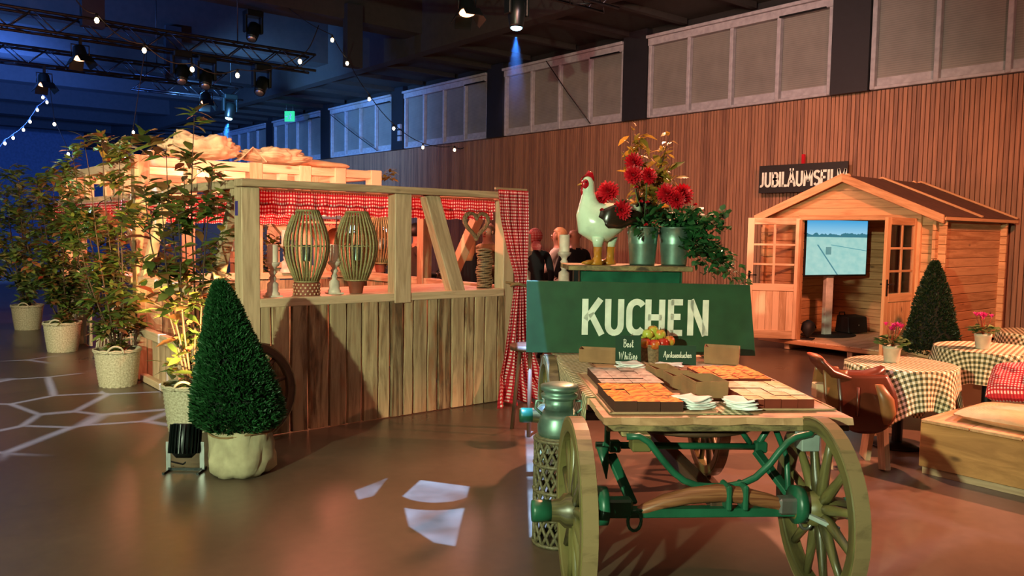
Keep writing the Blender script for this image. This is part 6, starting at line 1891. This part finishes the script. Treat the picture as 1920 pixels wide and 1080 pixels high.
# ------------------------------------------------------------------ guests behind the stall
def person(label, p, rz, h, top, legs, hair, pose='down', long_hair=False, bald=False, scarf=False, apron=None):
    t = thing('person', label, 'person', (p[0], p[1], 0), rz)
    k = h / 1.75
    vs = []; es = []; rad = []
    def add(x, y, z, r_, par=None, r2=None):
        vs.append((x * k, y * k, z * k)); rad.append((r_ * k, (r2 or r_) * k))
        if par is not None: es.append((par, len(vs) - 1))
        return len(vs) - 1
    pel = add(0, 0, .98, .15, None, .11)
    wa = add(0, -.01, 1.12, .135, pel, .10)
    ch = add(0, 0, 1.30, .155, wa, .115)
    sh = add(0, .01, 1.42, .11, ch, .085)
    nk = add(0, .005, 1.50, .055, sh)
    hd0 = add(0, -.012, 1.57, .066, nk, .075)
    hd1 = add(0, -.015, 1.65, .078, hd0, .094)
    hd2 = add(0, -.005, 1.715, .058, hd1, .068)
    hands = []
    for s_ in (-1, 1):
        s1 = add(s_ * .17, .01, 1.415, .062, sh)
        if pose == 'down': e_, w_ = (s_ * .23, .03, 1.14), (s_ * .21, -.08, .90)
        elif pose == 'fold': e_, w_ = (s_ * .25, -.02, 1.14), (s_ * .04, -.24, 1.12)
        else: e_, w_ = (s_ * .26, -.06, 1.16), (s_ * .16, -.32, 1.14)
        e1 = add(*e_, .045, s1); w1 = add(*w_, .03, e1)
        d = (V(w_) - V(e_)).normalized()
        pm = V(w_) + d * .06
        p1 = add(*pm, .036, w1, .02)
        sd_ = d.cross(V((0, 1, 0)) if abs(d.y) < .8 else V((1, 0, 0))).normalized()
        hands.append(w1)
        for f in range(4):
            o = sd_ * (-.03 + .02 * f)
            L = (.07, .085, .08, .06)[f]
            a = add(*(pm + o + d * .03), .010, p1); a2 = add(*(pm + o + d * (.03 + L * .6) + V((0, 0, -.008))), .009, a)
            add(*(pm + o + d * (.03 + L) + V((0, 0, -.025))), .008, a2)
        a = add(*(V(w_) + d * .03 + sd_ * -.045), .011, w1); add(*(V(w_) + d * .075 + sd_ * -.065), .009, a)
    for s_ in (-1, 1):
        hp_ = add(s_ * .09, 0, .92, .095, pel); kn = add(s_ * .1, -.01, .5, .06, hp_); an = add(s_ * .1, .02, .09, .042, kn); add(s_ * .11, -.14, .04, .04, an)
    me = bpy.data.meshes.new('body'); me.from_pydata(vs, es, [])
    o = bpy.data.objects.new('body', me); COL.objects.link(o)
    sk = o.modifiers.new('skin', 'SKIN'); sk.use_smooth_shade = True
    for i, r_ in enumerate(rad):
        me.skin_vertices[0].data[i].radius = r_
    me.skin_vertices[0].data[0].use_root = True
    sub = o.modifiers.new('sub', 'SUBSURF'); sub.levels = 2; sub.render_levels = 2
    dg = bpy.context.evaluated_depsgraph_get()
    nm = bpy.data.meshes.new_from_object(o.evaluated_get(dg))
    o.modifiers.clear(); o.data = nm; bpy.data.meshes.remove(me)
    nm.materials.clear()
    for m in ('skin', top, legs, 'cloth_black'): nm.materials.append(MATS[m])
    hv = [V(vs[i]) for i in hands]
    for f in nm.polygons:
        c = f.center; z = c.z / k
        hand = any((c - q).length < .13 * k and abs(c.x) > 0 and z < 1.36 and ((c - q).length < .05 * k or (c - q).dot(q - V((q.x * 1.05, .0, 1.3 * k))) > 0) for q in hv)
        f.material_index = 0 if z > 1.475 or hand else (1 if z > .95 else (2 if z > .08 else 3))
        f.use_smooth = True
    o.parent = t
    hm = MATS[hair]
    if not bald and not scarf:
        mb = MB()
        mb.ball((0, .016 * k, 1.665 * k), (.092 * k, .108 * k, .105 * k), 18)
        for i, v in enumerate(mb.v):
            x, y, z = v
            if y < -.02 * k and z < 1.70 * k: mb.v[i] = (x * .8, max(y, -.02 * k), z)
            elif z < 1.60 * k and not long_hair: mb.v[i] = (x * .9, y * .85, 1.60 * k)
        if long_hair:
            mb.loft([((0, .04 * k, 1.70 * k), (.09 * k, 0, 0), (0, .07 * k, 0)), ((0, .06 * k, 1.58 * k), (.1 * k, 0, 0), (0, .06 * k, 0)), ((0, .075 * k, 1.45 * k), (.10 * k, 0, 0), (0, .045 * k, 0)), ((0, .09 * k, 1.34 * k), (.07 * k, 0, 0), (0, .03 * k, 0))], 14)
        mb.build('hair', hair, t)
    if scarf:
        MB().ball((0, .018 * k, 1.665 * k), (.10 * k, .112 * k, .105 * k), 18).build('headscarf', 'cushion_gingham', t)
        MB().loft([((0, .11 * k, 1.60 * k), (.04 * k, 0, 0), (0, .02 * k, 0)), ((0, .14 * k, 1.54 * k), (.07 * k, 0, 0), (0, .015 * k, 0)), ((0, .15 * k, 1.48 * k), (.05 * k, 0, 0), (0, .01 * k, 0))], 10).build('scarf_knot', 'cushion_gingham', t)
    for s_ in (-1, 1):
        MB().ball((s_ * .033 * k, -.098 * k, 1.648 * k), (.012 * k, .008 * k, .008 * k), 8).build('eye', 'porcelain', t)
        MB().ball((s_ * .033 * k, -.106 * k, 1.648 * k), (.005 * k, .003 * k, .005 * k), 8).build('iris', 'hair_dark', t)
        MB().ball((s_ * .082 * k, .0, 1.635 * k), (.012 * k, .02 * k, .03 * k), 8).build('ear', 'skin', t)
    MB().loft([((0, -.098 * k, 1.655 * k), (.008 * k, 0, 0), (0, .004, .004)), ((0, -.118 * k, 1.618 * k), (.016 * k, 0, 0), (0, .008, .008)), ((0, -.100 * k, 1.605 * k), (.012 * k, 0, 0), (0, .004, .004))], 8).build('nose', 'skin', t)
    MB().ball((0, -.094 * k, 1.578 * k), (.024 * k, .006 * k, .007 * k), 8).build('mouth', 'comb_red', t)
    if apron:
        MB().grid(lambda u, v: ((u - .5) * .36 * k * (.7 + .3 * min(1, v * 2)), (-.145 - .03 * math.sin(u * PI)) * k, (1.36 - .75 * v) * k), 10, 12).build('apron', apron, t, solid=.008)
    return t
F_ = math.radians
person('man with short dark hair in a dark brown jacket, seen in profile at the stall', (5.32, 8.32), F_(75), 1.70, 'cloth_brown', 'cloth_black', 'hair_dark', 'fold')
person('woman with light hair in dark clothes behind the heart wreath', (6.10, 8.30), F_(120), 1.64, 'cloth_black', 'cloth_black', 'hair_blond', 'fold', long_hair=True, apron='cloth_tan')
person('man with a tan shirt facing left beside the curtain', (6.92, 9.02), F_(-70), 1.72, 'cloth_tan', 'cloth_black', 'hair_brown', 'reach', apron='cloth_black')
person('person in a red and white headscarf and black top, seen from behind', (6.68, 7.74), F_(150), 1.66, 'cloth_black', 'cloth_black', 'hair_dark', 'down', scarf=True)
person('blond woman in a white shirt with a dark apron, seen from behind', (7.50, 8.19), F_(200), 1.68, 'cloth_white', 'cloth_black', 'hair_blond', 'reach', long_hair=True, apron='cloth_black')
person('bald man in a black jacket seen from behind, next to the rooster', (6.98, 7.33), F_(170), 1.70, 'cloth_black', 'cloth_black', 'hair_dark', 'fold', bald=True)
# ------------------------------------------------------------------ haze where the two blue beams cut the air
hz = NT('hall_haze')
vs_ = hz.n('VolumeScatter', i_Density=.10, i_Anisotropy=.2)
vs_.inputs['Color'].default_value = (.9, .95, 1, 1)
tc = hz.n('TexCoord').outputs['Object']
sx = hz.n('SeparateXYZ', i_0=tc)
rr = hz.math('SQRT', hz.math('ADD', hz.math('POWER', sx.outputs[0], 2.), hz.math('POWER', sx.outputs[1], 2.)))
dd = hz.math('MAXIMUM', hz.math('MULTIPLY', sx.outputs[2], -1.), .03)
edge = hz.math('MAXIMUM', hz.math('SUBTRACT', 1., hz.math('DIVIDE', rr, hz.math('ADD', hz.math('MULTIPLY', dd, .26), .03))), 0.)
fall = hz.math('POWER', hz.math('MAXIMUM', hz.math('SUBTRACT', 1., hz.math('DIVIDE', dd, 1.45)), 0.), 2.)
hz.put(vs_.inputs['Density'], hz.math('MULTIPLY', hz.math('MULTIPLY', edge, fall), .30))
hz.t.links.remove(hz.t.nodes['Material Output'].inputs[0].links[0])
hz.t.links.new(vs_.outputs[0], hz.out.inputs['Volume'])
MATS['hall_haze'] = hz.m
for p, q, L_, e, sp_ in (((7.57, 9.262, 4.47), (7.60, 9.32, 2.0), 1.5, 900, 26), ((7.61, 20.79, 4.27), (7.2, 20.7, 2.2), 1.7, 2000, 30)):
    light('SPOT', 'blue_beam', p, q, e, (.03, .26, 1), .04, sp_, .5)
    d = (V(q) - V(p)).normalized()
    k = math.tan(math.radians(sp_ / 2 + 2))
    h = MB().lathe([(L_ * k + .02, -L_), (L_ * k * .5 + .02, -L_ * .5), (.02, 0)], 28, cap=True).build('haze', 'hall_haze', loc=V(p) + d * .02, rot=d.to_track_quat('-Z', 'Y').to_euler())
    h['kind'] = 'stuff'; h['label'] = 'thin haze lit blue below the lamp near the top' if L_ == 1.5 else 'thin haze lit blue below the lamp above the windows'; h['category'] = 'haze'
